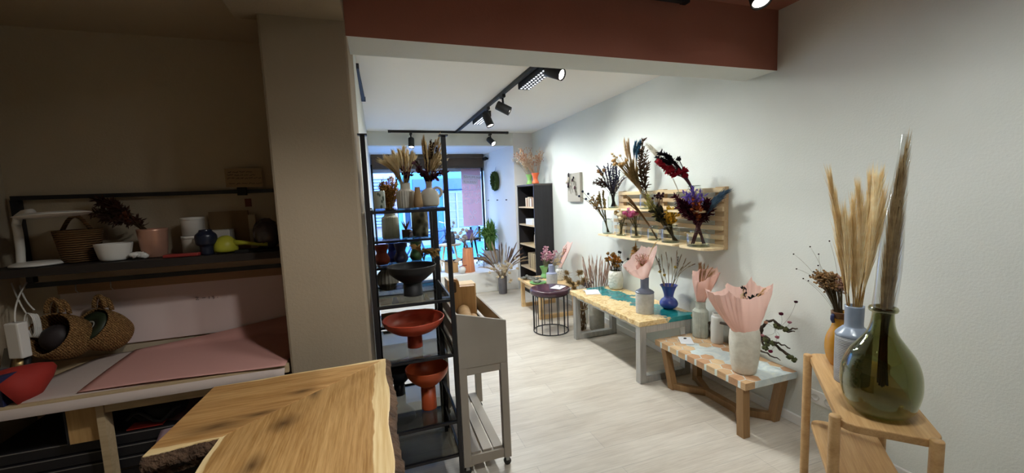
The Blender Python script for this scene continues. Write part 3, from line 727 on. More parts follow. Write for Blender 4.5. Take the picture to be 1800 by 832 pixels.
# driftwood with flowers
dw = thing('flowering_branch', 'gnarled mossy driftwood branch wired with pink buds on the hexagon bench by the wall', 'branch', (2.48, 2.05, HZ))
bark = mat('driftwood bark', '4f4338', '3a3029', .9, ns=20, bump=.6, bs=50); moss = mat('moss', '4a4f2e', '5b5f3c', .95, ns=40, bump=.7, bs=90)
Wx = 2.50
def gn(pts, r0, r1):
    P = [V(p) for p in pts]; out = []
    for i in range(len(P)-1):
        for k in range(4): out.append(P[i].lerp(P[i+1], k/4) + rv(.005))
    out.append(P[-1]); return out, [r0 + (r1-r0)*i/(len(out)-1) * 1. + RN.uniform(-.0015, .0015) for i in range(len(out))]
brs = [[(2.530,2.555,0.499), (2.500,2.433,0.544), (2.480,2.290,0.553), (2.450,2.130,0.572), (2.440,2.013,0.577), (2.450,1.952,0.556), (2.470,1.862,0.513), (2.490,1.795,0.470)],
       [(2.440,2.012,0.537), (2.430,1.997,0.624), (2.430,1.968,0.685), (2.440,1.923,0.712), (2.450,1.867,0.681), (2.460,1.832,0.671), (2.470,1.776,0.694)],
       [(2.440,2.003,0.548), (2.430,1.936,0.560), (2.440,1.872,0.569), (2.450,1.806,0.556)], [(2.450,1.867,0.681), (2.450,1.827,0.659), (2.450,1.780,0.677)],
       [(2.430,2.002,0.477), (2.430,1.942,0.475), (2.430,1.853,0.461)], [(2.440,1.972,0.502), (2.440,1.994,0.543), (2.440,1.970,0.591), (2.440,1.923,0.555)], [(2.530,2.555,0.494), (2.520,2.538,0.395)], [(2.500,2.399,0.554), (2.500,2.403,0.441)]]
mb = MB()
for i, b_ in enumerate(brs):
    p, r = gn(b_, (.012, .013, .010, .007, .008, .009, .006, .005)[i], (.008, .004, .004, .003, .003, .005, .004, .004)[i]); mb.tube(p, [max(q, .002) for q in r], 7)
obj('branch', mb, bark, dw)
mb = MB()
for p in ((2.445,1.902,0.678), (2.445,1.870,0.673), (2.450,1.835,0.671), (2.430,1.944,0.538), (2.430,1.957,0.569), (2.430,1.964,0.507), (2.475,1.822,0.489), (2.485,1.803,0.475), (2.430,1.911,0.557)):
    mb = MB()
    for q in around(p, .015, .010, 8): mb.blob(q, RN.uniform(.009, .014), 1, .3)
    obj('moss_patch', mb, moss, dw)
for p, c, s in (((2.400,1.835,0.784), '5d1f33', .014), ((2.420,1.756,0.879), '3a1420', .011), ((2.410,1.785,0.741), 'b87c88', .012), ((2.400,1.857,0.622), 'c07f8e', .013), ((2.400,1.902,0.510), '8a2f4c', .014), ((2.400,1.963,0.600), 'cf98a0', .012), ((2.410,1.948,0.693), 'd9b29a', .013)):
    a = (2.440,1.906,0.651)
    so = obj('wire', MB().tube(bez(a, V(a).lerp(V(p), .4) + V((.0, -.05, -.01)), p, 8), .0008, 4), pl('6c6a5a'), dw)
    fl = MB(); fl.blob(p, (s, s, s*.7), 2, .12)
    for k in range(9): q = V((math.cos(k*.7), math.sin(k*.7), .3)); fl.leaf(V(p), q, s*1.25, s*.8, bend=-.3)
    obj('flower_head', fl, pl(c), so)

# ---- river table
RX0, RX1, RY0, RY1, RZ = 1.958, 2.535, 2.705, 3.965, .534
rt_ = thing('river_table', 'low burl wood table with teal resin river and steel legs, along the right wall', 'table', ((RX0+RX1)/2, (RY0+RY1)/2, 0))
def river_mat():
    t = NT('burl and teal resin'); v = t.coord(); sx = t.n('SeparateXYZ'); t.l(v, sx.inputs[0])
    nz = t.noise(v, 4.5, 6, .62, .3); nz2 = t.noise(v, 16, 4, .6)
    ctr = t.math('MULTIPLY_ADD', sx.outputs[1], -.10, .075)
    d = t.math('ABSOLUTE', t.math('SUBTRACT', sx.outputs[0], ctr))
    d = t.math('ADD', d, t.math('MULTIPLY', t.math('SUBTRACT', nz, .5), .55)); d = t.math('ADD', d, t.math('MULTIPLY', t.math('SUBTRACT', nz2, .5), .07))
    mk = t.math('MINIMUM', t.math('MAXIMUM', t.math('MULTIPLY', t.math('SUBTRACT', .115, d), 60), 0), 1)
    bn = t.noise(v, 11, 8, .65, 2.2); bn2 = t.noise(v, 60, 3)
    burl = t.ramp(bn, [(.3, S('6b4724')), (.37, S('c39a62')), (.48, S('e3c68e')), (.62, S('eed7a6')), (.76, S('cfa56a'))])
    burl = t.mix(.2, burl, t.ramp(bn2, [(.4, S('a0743c')), (.6, S('ecd7a8'))]))
    teal = t.ramp(t.noise(v, 5, 4, .6, .6), [(.3, S('0f5a5e')), (.5, S('1b7c80')), (.7, S('2b9193'))])
    b = t.bsdf(t.mix(mk, burl, teal), t.math('MULTIPLY_ADD', mk, -.12, .24), 0, .5); return t.done(b)
poly = []
for i in range(40):                                   # slightly wavy live front edge
    y = RY0 + (RY1-RY0)*i/39; poly.append((RX0 + .006*math.sin(i*1.3) + RN.uniform(-.003, .003), y))
poly = [(RX1, RY1), (RX1, RY0)] + poly
obj('tabletop', MB().prism(poly[::-1], RZ-.042, RZ), river_mat(), rt_, bevel=.003)
for y in (2.74, 3.88):
    mb = MB(); s = .06; x0, x1 = RX0+.012, RX1-.05; zt = RZ-.0425
    mb.box((x0, y-s/2, 0), (x0+s, y+s/2, zt)).box((x1-s, y-s/2, 0), (x1, y+s/2, zt)).box((x0+s, y-s/2, 0), (x1-s, y+s/2, s)).box((x0+s, y-s/2, zt-s), (x1-s, y+s/2, zt))
    obj('leg_frame', mb, M['steel'], rt_, bevel=.003)
obj('side_rail', MB().box((RX0+.03, 2.7705, RZ-.075), (RX0+.06, 3.8495, RZ-.0425)), M['steel'], rt_, bevel=.002)
# vases on the river table
v1 = V((2.175, 2.92, RZ+.001))
bgl = mat('grey blue glaze', '6f7689', '626a7e', .25, ns=6, spec=.6)
two_tone('two_tone_vase', 'ribbed pale grey vase with glossy grey blue neck on the near end of river table', v1, .078, .315, .036, .10, bgl, ribbed('raw pale stoneware', 'c6c6c2', 'b5b5b1'), .84)
bb = v1 + V((0,0,.30)); D0 = 3.52
bq = thing('paper_wrapped_bouquet', 'pink tissue wrapped bunch with straw tip in the grey blue necked vase on river table', 'bouquet', bb)
rim = [at(1094, 466, D0), at(1106, 478, D0-.08), at(1128, 470, D0-.12), at(1146, 452, D0-.07), at(1155, 431, D0), at(1142, 434, D0+.07), at(1128, 431, D0+.1), at(1112, 448, D0+.09)]
wrap(bq, bb + V((0,0,.0)), rim, .028, m=pinkl)
rim2 = [V(p)*.5 + (bb*.5 + (V(rim[(i+2) % 8])-V(rim[i]))*.12 + V((0,0,.06))) for i, p in enumerate(rim)]
wrap(bq, bb + V((0,0,.005)), rim2, .03, 'inner_paper', pink)
for p in around(at(1125, 452, D0), .06, .05, 16): stalk(bq, bb, bb + V((0,0,.04)), p, 'spray', (.03, .006, 6), pl('d9a79a', 'e0bdb0'), stemt)
stalk(bq, bb, bb + V((0,0,.05)), at(1155, 424, D0), 'plume', (.4, .05, .12, .004), pl('d9c08c'), stemt)
v2 = V((2.44, 2.93, RZ+.001))
vase('blue_vase', 'glossy cobalt blue vase with flared neck and bulbous foot on the river table', 'vase', v2, [(.042, 0), (.072, .022), (.080, .05), (.066, .082), (.042, .105), (.045, .14), (.060, .185), (.078, .215)], mat('cobalt glaze', '39499a', '303f88', .12, ns=4, spec=.7))
st = []
for (x, y) in ((1153,452),(1158,462),(1163,450),(1171,446),(1180,455),(1190,443),(1197,450),(1205,456),(1212,462),(1222,464),(1176,466),(1167,476),(1200,470)):
    st.append((at(x, y, 3.62 + RN.uniform(-.08, .08)), 'plume', (.28, .05, .12, .004), pl('8f7f66', '77674f'), pl('a5957a'), dict(dens=.35, sr=.0018)))
for (x, y) in ((1168,484),(1187,470),(1160,478)): st.append((at(x, y, 3.6), 'ball', .013, pl('b59a4a'), pl('8c7f60')))
for (x, y) in ((1158,455),(1192,452)): st.append((at(x, y, 3.66), 'spike', (.12, .006), pl('4a4038'), pl('6c6350')))
bunch('dried_bouquet', 'sparse arching dried grasses in the cobalt blue vase', 'dried flowers', v2 + V((0,0,.03)), v2 + V((0,0,.20)), .045, st)
v3 = V((2.45, 3.80, RZ+.001))
lt = NT('lattice ceramic'); vo = lt.n('TexVoronoi'); vo.inputs['Scale'].default_value = 34; lt.l(lt.coord(), vo.inputs['Vector'])
latm = lt.done(lt.bsdf(S('dbd8cd'), .4, 0, .4, vo.outputs['Distance'], .8, .008))
vase('white_vase', 'white vase with raised lattice pattern at the far end of the river table', 'vase', v3, [(.058, 0), (.076, .02), (.082, .11), (.078, .17), (.068, .195), (.064, .205)], latm)
st = []
for p in around(at(1083, 455, 4.44), .12, .085, 30, shell=.3):
    st.append((p, 'ball', .019, pl('c88a3a', 'a86c28') if RN.random() < .75 else pl('8b6a3a'), pl('4e4a35'), dict(dens=.5)))
for p in around(at(1094, 452, 4.4), .11, .09, 5): st.append((p, 'berry', .014, pl('33302e'), pl('4e4a35')))
bunch('dried_bouquet', 'dome of burnt orange everlasting flowers in the white lattice vase', 'dried flowers', v3 + V((0,0,.03)), v3 + V((0,0,.19)), .045, st)
card('folded white price card at the far end of the river table', (2.10, 3.68, RZ+.001), .15, .11, -.3, .18, False)
# floor vases behind and under the river table
fm = ribbed('raw beige stoneware', 'bdbab0', 'aeaba1')
v4 = V((2.37, 4.06-.06, 0.0))
vase('floor_vase', 'tall ribbed grey stoneware cylinder on the floor under the far end of the river table', 'vase', (2.36, 4.07, 0.001), [(.080, 0), (.086, .02), (.088, .16), (.086, .30), (.078, .325)], fm)
st = []
for k in range(46):
    st.append((at(RN.uniform(1024, 1078), RN.uniform(450, 492), 4.62 + RN.uniform(-.1, .1)), 'plume', (.5, .10, .12, .0045), pl('c9a897', 'b8937f') if k % 3 else pl('d6beae'), pl('b59b83'), dict(dens=.3, sr=.002)))
bunch('pampas_bunch', 'spiky blush pink grass tuft rising behind the river table from the floor vase', 'dried grass', (2.36, 4.07, .02), (2.36, 4.07, .33), .06, st, br=.05)
v5 = V((2.33, 4.36, .001))
vase('floor_vase', 'slender white vase on the floor behind the tied twigs, next to the river table', 'vase', v5, [(.06, 0), (.066, .02), (.066, .28), (.058, .30)], mat('white stoneware', 'cdc8bd', r=.6))
st = []
for p in around(at(1012, 490, 4.9), .17, .12, 13, .2): st.append((p, 'plume', (.13, .075, 1.2, .0045), pl('a58a60', '8f744c'), pl('9c8560'), dict(dens=1.6)))
for p in around(at(1036, 494, 4.8), .05, .06, 6): st.append((p, 'spray', (.05, .009, 9), pl('8d7f86', '776a72'), pl('6b6058')))
bunch('dried_bouquet', 'cluster of round sandy grass balls with mauve sprigs behind the dark stool', 'dried flowers', v5 + V((0,0,.02)), v5 + V((0,0,.29)), .04, st, br=.04)
tw = thing('twig_bundle', 'tied bundle of curly brown twigs standing on the floor under the river table', 'twigs', (2.20, 4.13, 0))
for k in range(12):
    a = V((2.20+RN.uniform(-.04,.04), 4.13+RN.uniform(-.04,.04), .003)); e = V((2.22+RN.uniform(-.07,.07), 4.16+RN.uniform(-.05,.05), RN.uniform(.34,.45)))
    obj('twig', MB().tube([a.lerp(e, q/7) + V((.012*math.sin(q*1.7+k), .012*math.cos(q*1.3+k*2), 0)) for q in range(8)], [.006]*7+[.003], 5), pl('8c7355', '75593d'), tw)
obj('tie', MB().tube([(2.21+.06*math.cos(q), 4.145+.06*math.sin(q), .25) for q in [2*PI*i/16 for i in range(16)]], .006, 6, closed=True), pl('a5906c'), tw)

# ---- round stool with wire base
sx, sy_ = 1.852, 4.26
stl = thing('wire_stool', 'round dark plum topped stool on a black wire cage', 'stool', (sx, sy_, 0))
obj('seat', MB().lathe(smooth_prof([(.19, .455), (.228, .458), (.236, .475), (.236, .502), (.226, .516), (.19, .519)], 4) + [(0, .517)], (sx, sy_, 0), 48), mat('plum lacquer', '3f2733', '4d3240', .16, ns=3, spec=.6), stl, fix=True)
for z, r in ((.008, .205), (.449, .205)): obj('ring', MB().tube([(sx+r*math.cos(a), sy_+r*math.sin(a), z) for a in [2*PI*k/48 for k in range(48)]], .006, 8, closed=True), M['black'], stl)
for k in range(14): a = 2*PI*k/14+.2; obj('rod', MB().tube([(sx+.205*math.cos(a), sy_+.205*math.sin(a), .008), (sx+.205*math.cos(a), sy_+.205*math.sin(a), .452)], .0055, 6), M['black'], stl)
card('white price card with a small black tie lying on the dark plum stool', (1.87, 4.16, .521), .13, .15, -.95, .04, True)

# ---- low oak side bench behind the stool
SX0, SX1, SY0, SY1, SZ = 1.86, 2.45, 4.66, 5.44, .42
lw_ = wood('light pine', 'c9a574', 'dab98a', 'e3c79a', 0, 1); sb = thing('low_table', 'low pale wood table with slab legs between the stool and the dark bookcase', 'table', ((SX0+SX1)/2, (SY0+SY1)/2, 0))
obj('tabletop', MB().box((SX0, SY0, SZ-.03), (SX1, SY1, SZ)), lw_, sb, bevel=.004)
for y in (SY0+.05, SY1-.05):
    mb = MB().box((SX0+.03, y-.025, 0), (SX0+.08, y+.025, SZ-.0305)).box((SX1-.08, y-.025, 0), (SX1-.03, y+.025, SZ-.0305)).box((SX0+.08, y-.025, 0), (SX1-.08, y+.025, .05))
    obj('leg_frame', mb, lw_, sb, bevel=.003)
grn = mat('jade glaze', '7fb477', '6fa568', .3, ns=5)
flare = [(.042, 0), (.056, .012), (.05, .035), (.036, .07), (.042, .11), (.062, .16), (.066, .168)]
va = V((2.20, 5.24, SZ+.001)); vase('green_vase', 'light green flared vase on the pale low table by the dark bookcase', 'vase', va, flare, grn)
st = []
for p in around(at(966, 447, 5.75), .13, .12, 26): st.append((p, 'spray', (.05, .012, 9), pl(RN.choice(['d9a3b4', 'e3b9c4', 'c78fa6', 'e6cfd0'])), pl('8d8a66')))
bunch('dried_bouquet', 'rosy pink blossom bunch in the light green flared vase', 'dried flowers', va + V((0,0,.02)), va + V((0,0,.15)), .03, st)
vb = V((2.11, 4.78, SZ+.001)); two_tone('two_tone_vase', 'pale grey vase with lilac blue neck on the low table behind the stool', vb, .072, .27, .04, .10, mat('lilac blue glaze', '8d93ad', r=.3), ribbed('raw white stoneware', 'b9babb', 'a8a9aa'), .9)
st = []
for p in around(at(983, 453, 5.3), .09, .10, 22): st.append((p, 'spike', (.09, .008), pl(RN.choice(['b9b4c6', 'a9a2ba', 'd8ccc0', 'c9bcae'])), pl('a59a82'), dict(dens=.6)))
for p in around(at(976, 462, 5.2), .05, .06, 9): st.append((p, 'plume', (.3, .06, .2, .005), pl('d9c6a2'), pl('a59a82'), dict(dens=.4)))
bunch('dried_bouquet', 'lilac grey and straw spikes in the lilac blue necked vase', 'dried flowers', vb + V((0,0,.02)), vb + V((0,0,.25)), .03, st)
vc = V((2.33, 5.00, SZ+.001)); vase('white_vase', 'small white speckled vase below the pink tissue fan on the low table', 'vase', vc, [(.05, 0), (.06, .02), (.06, .13), (.04, .16), (.042, .18)], mat('speckled ceramic', 'd8d6d0', '6f7480', .4, ns=60, lo=.58, hi=.64))
bb = vc + V((0,0,.17)); D0 = 5.6
bq = thing('paper_wrapped_bouquet', 'pink tissue fan standing in the speckled white vase before the dark bookcase', 'bouquet', bb)
rim = [at(988, 452, D0), at(994, 443, D0-.08), at(1003, 436, D0-.05), at(1007, 425, D0), at(998, 424, D0+.06), at(990, 433, D0+.08)]
wrap(bq, bb, rim, .03, m=pinkl)
for p in around(at(998, 434, D0), .05, .05, 6): stalk(bq, bb, bb + V((0,0,.04)), p, 'spray', (.03, .008, 6), pl('dba9a0'), stemt)
tr = thing('pebble_tray', 'green dish heaped with grey white pods on the front of the low table', 'tray', (1.98, 4.95, SZ))
obj('dish', MB().lathe([(0, .001), (.09, .001), (.115, .02), (.112, .022), (.088, .006), (0, .006)], (1.98, 4.95, SZ), 32), grn, tr)
for p in around((1.98, 4.95, SZ+.032), .08, .014, 16): obj('pod', MB().blob(p, (.024, .02, .015), 2, .08), pl(RN.choice(['b5b2aa', '9c9a95', 'c9c6bd'])), tr)
for i, (x, y, a) in enumerate(((1.95, 5.28, .2), (2.02, 5.12, -.3))):
    one('pod_bunch', ('bundle of pale grey pods on the far front corner of the low table', 'second bundle of pale grey pods lying beside the pod dish')[i], 'dried pods', (lambda mb: [mb.blob(p, (.028, .022, .016), 1, .15) for p in around((x, y, SZ+.03), .085, .02, 20)] and mb)(MB()), pl('a8a59d', '85827c'), (x, y, SZ), 'pale pod bundles')

# ================================================================== pallet shelf with jars on the right wall
PX = 2.512
pine = [wood('pine slat', 'cdb084', 'dcc49c', 'e5d2ae', 1, 1), wood('weathered slat', 'b3956f', 'c6aa84', 'd2b994', 1, 1)]
ps = thing('pallet_wall_shelf', 'pallet of pale pine slats with small jutting shelf boards fixed on the right wall', 'shelf', (2.54, 3.2, 1.12))
for i in range(7):
    z = 1.125 + i*.074
    obj('slat', MB().box((PX, 2.41 + .004*(i % 3), z), (PX+.020, 3.92 - (.10 if i > 4 else .0) - .01*(i % 2), z+.036)), pine[i % 2 if i not in (1,) else 0], ps, bevel=.003)
for y in (2.46, 3.15, 3.80): obj('batten', MB().box((PX+.0202, y-.045, 1.118), (2.575, y+.045, 1.612)), pine[1], ps, bevel=.002)
lp = wood('shelf board pine', 'd6b98c', 'e5cfa6', 'eedcb8', 1, 1)
def sboard(y0, y1, z, x0=2.355, rnd=.03):
    k = 5; pg = [(PX-.0005, y0), (PX-.0005, y1)]
    for i in range(k+1): a = PI/2 + PI/2*i/k; pg.append((x0+rnd+rnd*math.cos(a), y1-rnd+rnd*math.sin(a)))
    for i in range(k+1): a = PI + PI/2*i/k; pg.append((x0+rnd+rnd*math.cos(a), y0+rnd+rnd*math.sin(a)))
    obj('shelf_board', MB().prism(pg, z-.018, z), lp, ps, bevel=.002)
LZ, UZ = 1.142, 1.432
for y0, y1 in ((3.82, 4.02), (3.29, 3.80), (2.76, 3.27)): sboard(y0, y1, LZ)
sboard(2.40, 2.735, LZ, 2.34, .08)
for y0, y1 in ((3.62, 3.98), (3.08, 3.56), (2.50, 2.86)): sboard(y0, y1, UZ)
clear = glass('clear glass', 'f3f7f5', .06, .75, .01, 2.2); water = glass('jar base glass', 'cfdad6', .12, .6, .02, 2)
def jar(label, y, z, r, h, x=2.435):
    c = V((x, y, z+.001)); j = thing('glass_jar', label, 'jar', c, 'clear glass jars on the pallet shelf')
    obj('glass_body', MB().lathe(smooth_prof([(r*.9, .001), (r, .012), (r, h*.72), (r*.93, h*.83), (r*.74, h*.90), (r*.74, h*.97)], 4), c, 32), clear, j)
    obj('glass_rim', MB().tube([c + V((r*.75*math.cos(a), r*.75*math.sin(a), h*.98)) for a in [2*PI*k/32 for k in range(32)]], .003, 6, closed=True), water, j)
    obj('glass_base', MB().lathe([(0, 0), (r*.9, 0), (r*.96, .006), (r*.9, .012), (0, .012)], c, 32), water, j)
    return c
bk_ = pl('1e1b20'); ink = pl('1c2233', '2a3145'); olive = pl('7d7148', '665c38'); beige = pl('b79c70', '9c825a'); dkb = pl('4a362c', '38281f')
# lower row
c = jar('clear glass jar of seed stalks leaning left, on the leftmost lower board of the pallet', 3.92, LZ, .058, .17); D = 4.40; st = []
for x, y in ((1018,345),(1024,337),(1030,350),(1034,341)): st.append((at(x, y, D+RN.uniform(-.05,.05)), 'berry', .013, ink, olive, dict(sr=.002)))
for x, y in ((1036,352),(1041,345),(1045,355),(1049,349),(1040,358)): st.append((at(x, y, D+RN.uniform(-.05,.05)), 'spray', (.035, .012, 7), pl('a3875f', '8b6f4b'), olive, dict(sr=.002)))
for k in range(12): st.append((at(RN.uniform(1048, 1064), RN.uniform(325, 352), D+RN.uniform(-.05,.05)), 'spike', (.12, .010), pl('a58a58', '8a7144') if k % 3 else pl('7d7148'), olive, dict(sr=.002)))
bunch('dried_bouquet', 'stiff seed stalks and blue black berries leaning out to the left of the pallet shelf', 'dried flowers', c + V((0,0,.015)), c + V((.0,.02,.15)), .03, st, br=.03)
c = jar('clear glass jar of cream flowers on the second lower board of the pallet shelf', 3.66, LZ, .055, .135); D = 4.19; st = []
for p in around(at(1091, 378, D), .085, .055, 13): st.append((p, 'ball', .024, pl(RN.choice(['e3d3ad', 'd9c598', 'ece0c4'])), olive, dict(dens=.5)))
bunch('dried_bouquet', 'cream strawflowers in the jar on the second lower pallet board', 'dried flowers', c + V((0,0,.015)), c + V((0,0,.12)), .03, st, br=.03)
c = jar('clear glass jar of pink flowers on the second lower board of the pallet shelf', 3.40, LZ, .055, .135); D = 3.95; st = []
for p in around(at(1108, 376, D), .06, .05, 9): st.append((p, 'ball', .024, pl(RN.choice(['c66c93', 'd58bac', 'b75a84'])), olive, dict(dens=.5)))
for p in around(at(1119, 371, D), .06, .045, 7): st.append((p, 'ball', .022, pl('e0d0b4'), olive, dict(dens=.5)))
bunch('dried_bouquet', 'pink and cream strawflowers in the jar below the dark lavender', 'dried flowers', c + V((0,0,.015)), c + V((0,0,.12)), .03, st, br=.03)
c = jar('clear glass jar with a slanting brown stalk bundle on the third lower board', 3.12, LZ, .062, .13); D = 3.70; st = []
for k in range(10): st.append((at(1104 + RN.uniform(-4, 5), 348 + RN.uniform(-4, 12), D+RN.uniform(-.03,.03)), 'plume', (.55, .05, .06, .004), pl('a07850', '86603c'), pl('9a7650'), dict(sr=.003, bow=.02, dens=.5)))
bunch('dried_bouquet', 'slim brown grass sheaf slanting to the left in the third lower board jar', 'dried grass', c + V((0,-.03,.015)), c + V((0,.03,.12)), .018, st, br=.012)
c = jar('wide clear glass jar with yellow flowers on the third lower board', 2.90, LZ, .078, .15); D = 3.50; st = []
for p in around(at(1180, 379, D), .055, .075, 26): st.append((p, 'leaf', (.04, .022, 5), pl(RN.choice(['e0b53e', 'd6a82f', 'e8c65c'])), olive, dict(sr=.002)))
for p in around(at(1157, 343, D), .06, .045, 16): st.append((p, 'berry', .011, pl('3e2226'), pl('6a4a3c'), dict(sr=.0015)))
for p in around(at(1158, 373, D), .045, .03, 12): st.append((p, 'leaf', (.05, .028, 5), pl('24241c', '33301f'), olive))
for k in range(9): st.append((at(1141 + RN.uniform(-4, 5), 352 + RN.uniform(-8, 14), D), 'leaf', (.045, .022, 6), pl('8f8a4c', 'a39a5c'), olive))
bunch('dried_bouquet', 'yellow blooms with dark seed heads in the wide jar on the third lower board', 'dried flowers', c + V((.01,-.05,.015)), c + V((0,.02,.14)), .04, st, br=.03)
c = jar('squat clear glass jar holding crossing burgundy stems at the right end of pallet shelf', 2.565, LZ, .088, .13, 2.425); D = 3.17; st = []
bur = pl('4a1628', '38101e'); pst = pl('8a5a5e', '70464c')
for (x, y) in ((1187,347),(1192,355),(1199,353),(1193,364),(1197,372),(1206,362),(1211,370)): st.append((at(x, y, D-.02), 'feather', (.16, .045), bur, pst, dict(sr=.003, bow=.03)))
for (x, y) in ((1241,356),(1248,357),(1252,362),(1243,366),(1250,371),(1236,369)): st.append((at(x, y, D-.02), 'feather', (.14, .05), bur, pst, dict(sr=.003, bow=.03)))
for p in around(at(1221, 345, D), .085, .045, 26): st.append((p, 'leaf', (.05, .018, 7), pl(RN.choice(['6a55a8', '7b66b8', '5b4796'])), pst))
for p in around(at(1224, 364, D-.04), .035, .07, 12): st.append((p, 'leaf', (.045, .024, 7), pl(RN.choice(['a4512a', '8f4322', 'b4623a'])), pst))
for (x, y) in ((1264,344),(1271,341),(1262,352),(1257,358),(1268,347),(1276,338)): st.append((at(x, y, D-.12), 'plume', (.5, .12, .22, .006), pl('5d7488', '4d6478'), pst, dict(dens=1.2)))
bq = bunch('dried_bouquet', 'big bouquet of burgundy, violet, rust and steel blue plumes crossing in the rightmost jar', 'dried flowers', c + V((0,0,.015)), c + V((0,0,.155)), .012, [], br=.06)
for s in st:
    tip = V(s[0]); kw = s[5] if len(s) > 5 else {}
    side = 1 if (tip - c).dot(rtv) < .02 else -1
    stalk(bq, c + rtv*side*RN.uniform(.03, .06) + V((0,0,.02)), c + V((0,0,.15)) + rv(.012), tip, *s[1:5], **kw)
# upper row
c = jar('clear glass jar of dark lavender on the upper left board of the pallet shelf', 3.80, UZ, .058, .16); D = 4.29; st = []
for k in range(34): st.append((at(RN.gauss(1075, 9), RN.uniform(283, 325), D+RN.uniform(-.08,.08)), 'spike', (.14, .009), pl(RN.choice(['2f3147', '3b3a52', '474257', '54485a'])), pl('3b3438'), dict(sr=.002, dens=.7)))
for x, y in ((1044,322),(1050,318),(1055,316)): st.append((at(x, y, D), 'feather', (.14, .035), dkb, dkb))
for x, y in ((1053,302),(1058,306),(1062,300)): st.append((at(x, y, D), 'ball', .022, pl('7d5a38'), dkb))
for x, y in ((1103,305),(1106,310)): st.append((at(x, y, D), None, 0, dkb, pl('8a7a68'), dict(sr=.003)))
bunch('dried_bouquet', 'dark lavender bunch with drooping brown heads in the upper left jar', 'dried flowers', c + V((0,0,.015)), c + V((0,0,.15)), .022, st, br=.04)
c = jar('clear glass jar of tall pampas on the upper middle board of the pallet shelf', 3.22, UZ, .07, .17); D = 3.79; st = []
for (x, y) in ((1098,250),(1102,254),(1105,250)): st.append((at(x, y, D), 'plume', (.42, .10, .13, .005), pl('dcc198', 'c8ab7c'), beige, dict(dens=1.6, sr=.003)))
for (x, y) in ((1117,254),(1121,256),(1125,253),(1122,263)): st.append((at(x, y, D), 'plume', (.30, .11, .16, .005), pl('4f7c97', '3f6a86'), beige, dict(dens=1.6, sr=.003)))
for (x, y) in ((1132,244),(1136,268),(1138,290),(1131,262)): st.append((at(x, y, D-.02), 'feather', (.50, .05), pl('5a4434', '483528'), pl('5a4434'), dict(sr=.004, bow=.05)))
for p in around(at(1093, 283, D), .10, .045, 12): st.append((p, 'ball', .018, pl('c9a878', 'b38f5e'), beige, dict(dens=.4)))
for x, y in ((1076,271),(1079,275),(1084,277),(1090,274)): st.append((at(x, y, D), 'ball', .013, pl('cdb48a'), beige, dict(dens=.4)))
for k in range(16): st.append((at(1113 + RN.uniform(-12, 12), 305 + RN.uniform(-20, 14), D), 'plume', (.6, .12, .10, .005), pl('a98f60', '8d7448'), beige, dict(dens=.8, sr=.003)))
bunch('pampas_bunch', 'tall leaning sheaf of tan, teal blue and dark brown plumes in the upper middle jar', 'dried grass', c + V((.01,-.05,.015)), c + V((0,.03,.16)), .035, st, br=.03)
c = jar('empty looking clear glass jar with pale feather grass on the upper right pallet board', 2.80, UZ, .05, .15, 2.46); D = 3.36
bunch('pampas_bunch', 'single pale whitish feather grass leaning left above the pallet shelf', 'dried grass', c + V((0,0,.015)), c + V((0,.01,.14)), .01, [(at(1142+k, 258+2*k, D+.25), 'plume', (.42, .14, .14, .006), pl('d8d2c4', 'c9c2b2'), pl('b8ae9a'), dict(dens=1.5)) for k in (0, 3)], br=.01)
c = jar('tall clear glass jar of black and red stems on the upper right pallet board', 2.62, UZ, .062, .20); D = 3.23; st = []
for (x, y) in ((1155,277),(1160,268),(1168,270),(1156,283),(1172,276)): st.append((at(x, y, D), 'feather', (.12, .035), bk_, pl('4a3036'), dict(sr=.004, bow=.05)))
for (x, y) in ((1177,276),(1179,284),(1193,280),(1172,284),(1165,282)): st.append((at(x, y, D), 'ball', .020, bk_, pl('4a3036'), dict(sr=.003)))
for (x, y) in ((1158,285),(1164,290),(1170,295),(1175,302),(1180,300),(1193,303),(1204,300),(1204,308),(1184,308),(1178,296)): st.append((at(x, y, D-.02), 'ball', .026, pl('a3232e', '8a1b28'), pl('7a5058'), dict(sr=.003)))
bunch('dried_bouquet', 'black and crimson flower stems leaning left out of the tall upper right jar', 'dried flowers', c + V((0,-.04,.015)), c + V((0,.02,.20)), .02, st, br=.015)

hb_ = thing('dried_bouquet', 'small tan seed bunch hanging head down below the left boards of the pallet shelf', 'dried flowers', (2.47, 3.45, LZ-.02))
for k in range(8):
    stalk(hb_, (2.47, 3.45, LZ-.019), (2.468, 3.452, LZ-.05), (2.45 + RN.uniform(-.03,.03), 3.45 + RN.uniform(-.03,.03), LZ-.20 + RN.uniform(-.02,.02)), 'feather', (.10, .03), pl('c6a06a', 'ad8550'), pl('a5854f'))

# ---- pressed-flower panel on the wall
wp = thing('flower_panel', 'small grey board with dried flowers wired on it, hanging beside the dark bookcase', 'wall art', (2.56, 4.92, 1.5))
obj('board', MB().box((2.535, 4.74, 1.50), (2.5758, 5.11, 1.885)), mat('grey beige board', 'a39d92', r=.8), wp, bevel=.003)
for k in range(16):
    y = 4.78 + .3*RN.random(); z = 1.60 + .22*RN.random(); e = V((2.515, y + RN.uniform(-.05,.09), z + RN.uniform(.02,.08)))
    so = obj('stem', MB().tube([(2.533, y, z-.05), (2.525, y, z), e], .0025, 4), pl('6d6353'), wp)
    obj('flower_head', MB().blob(e, (.008, .018, .018), 2, .2), pl(RN.choice(['3a3038', 'd9cfc2', '7a5c62', '2a2630'])), so)

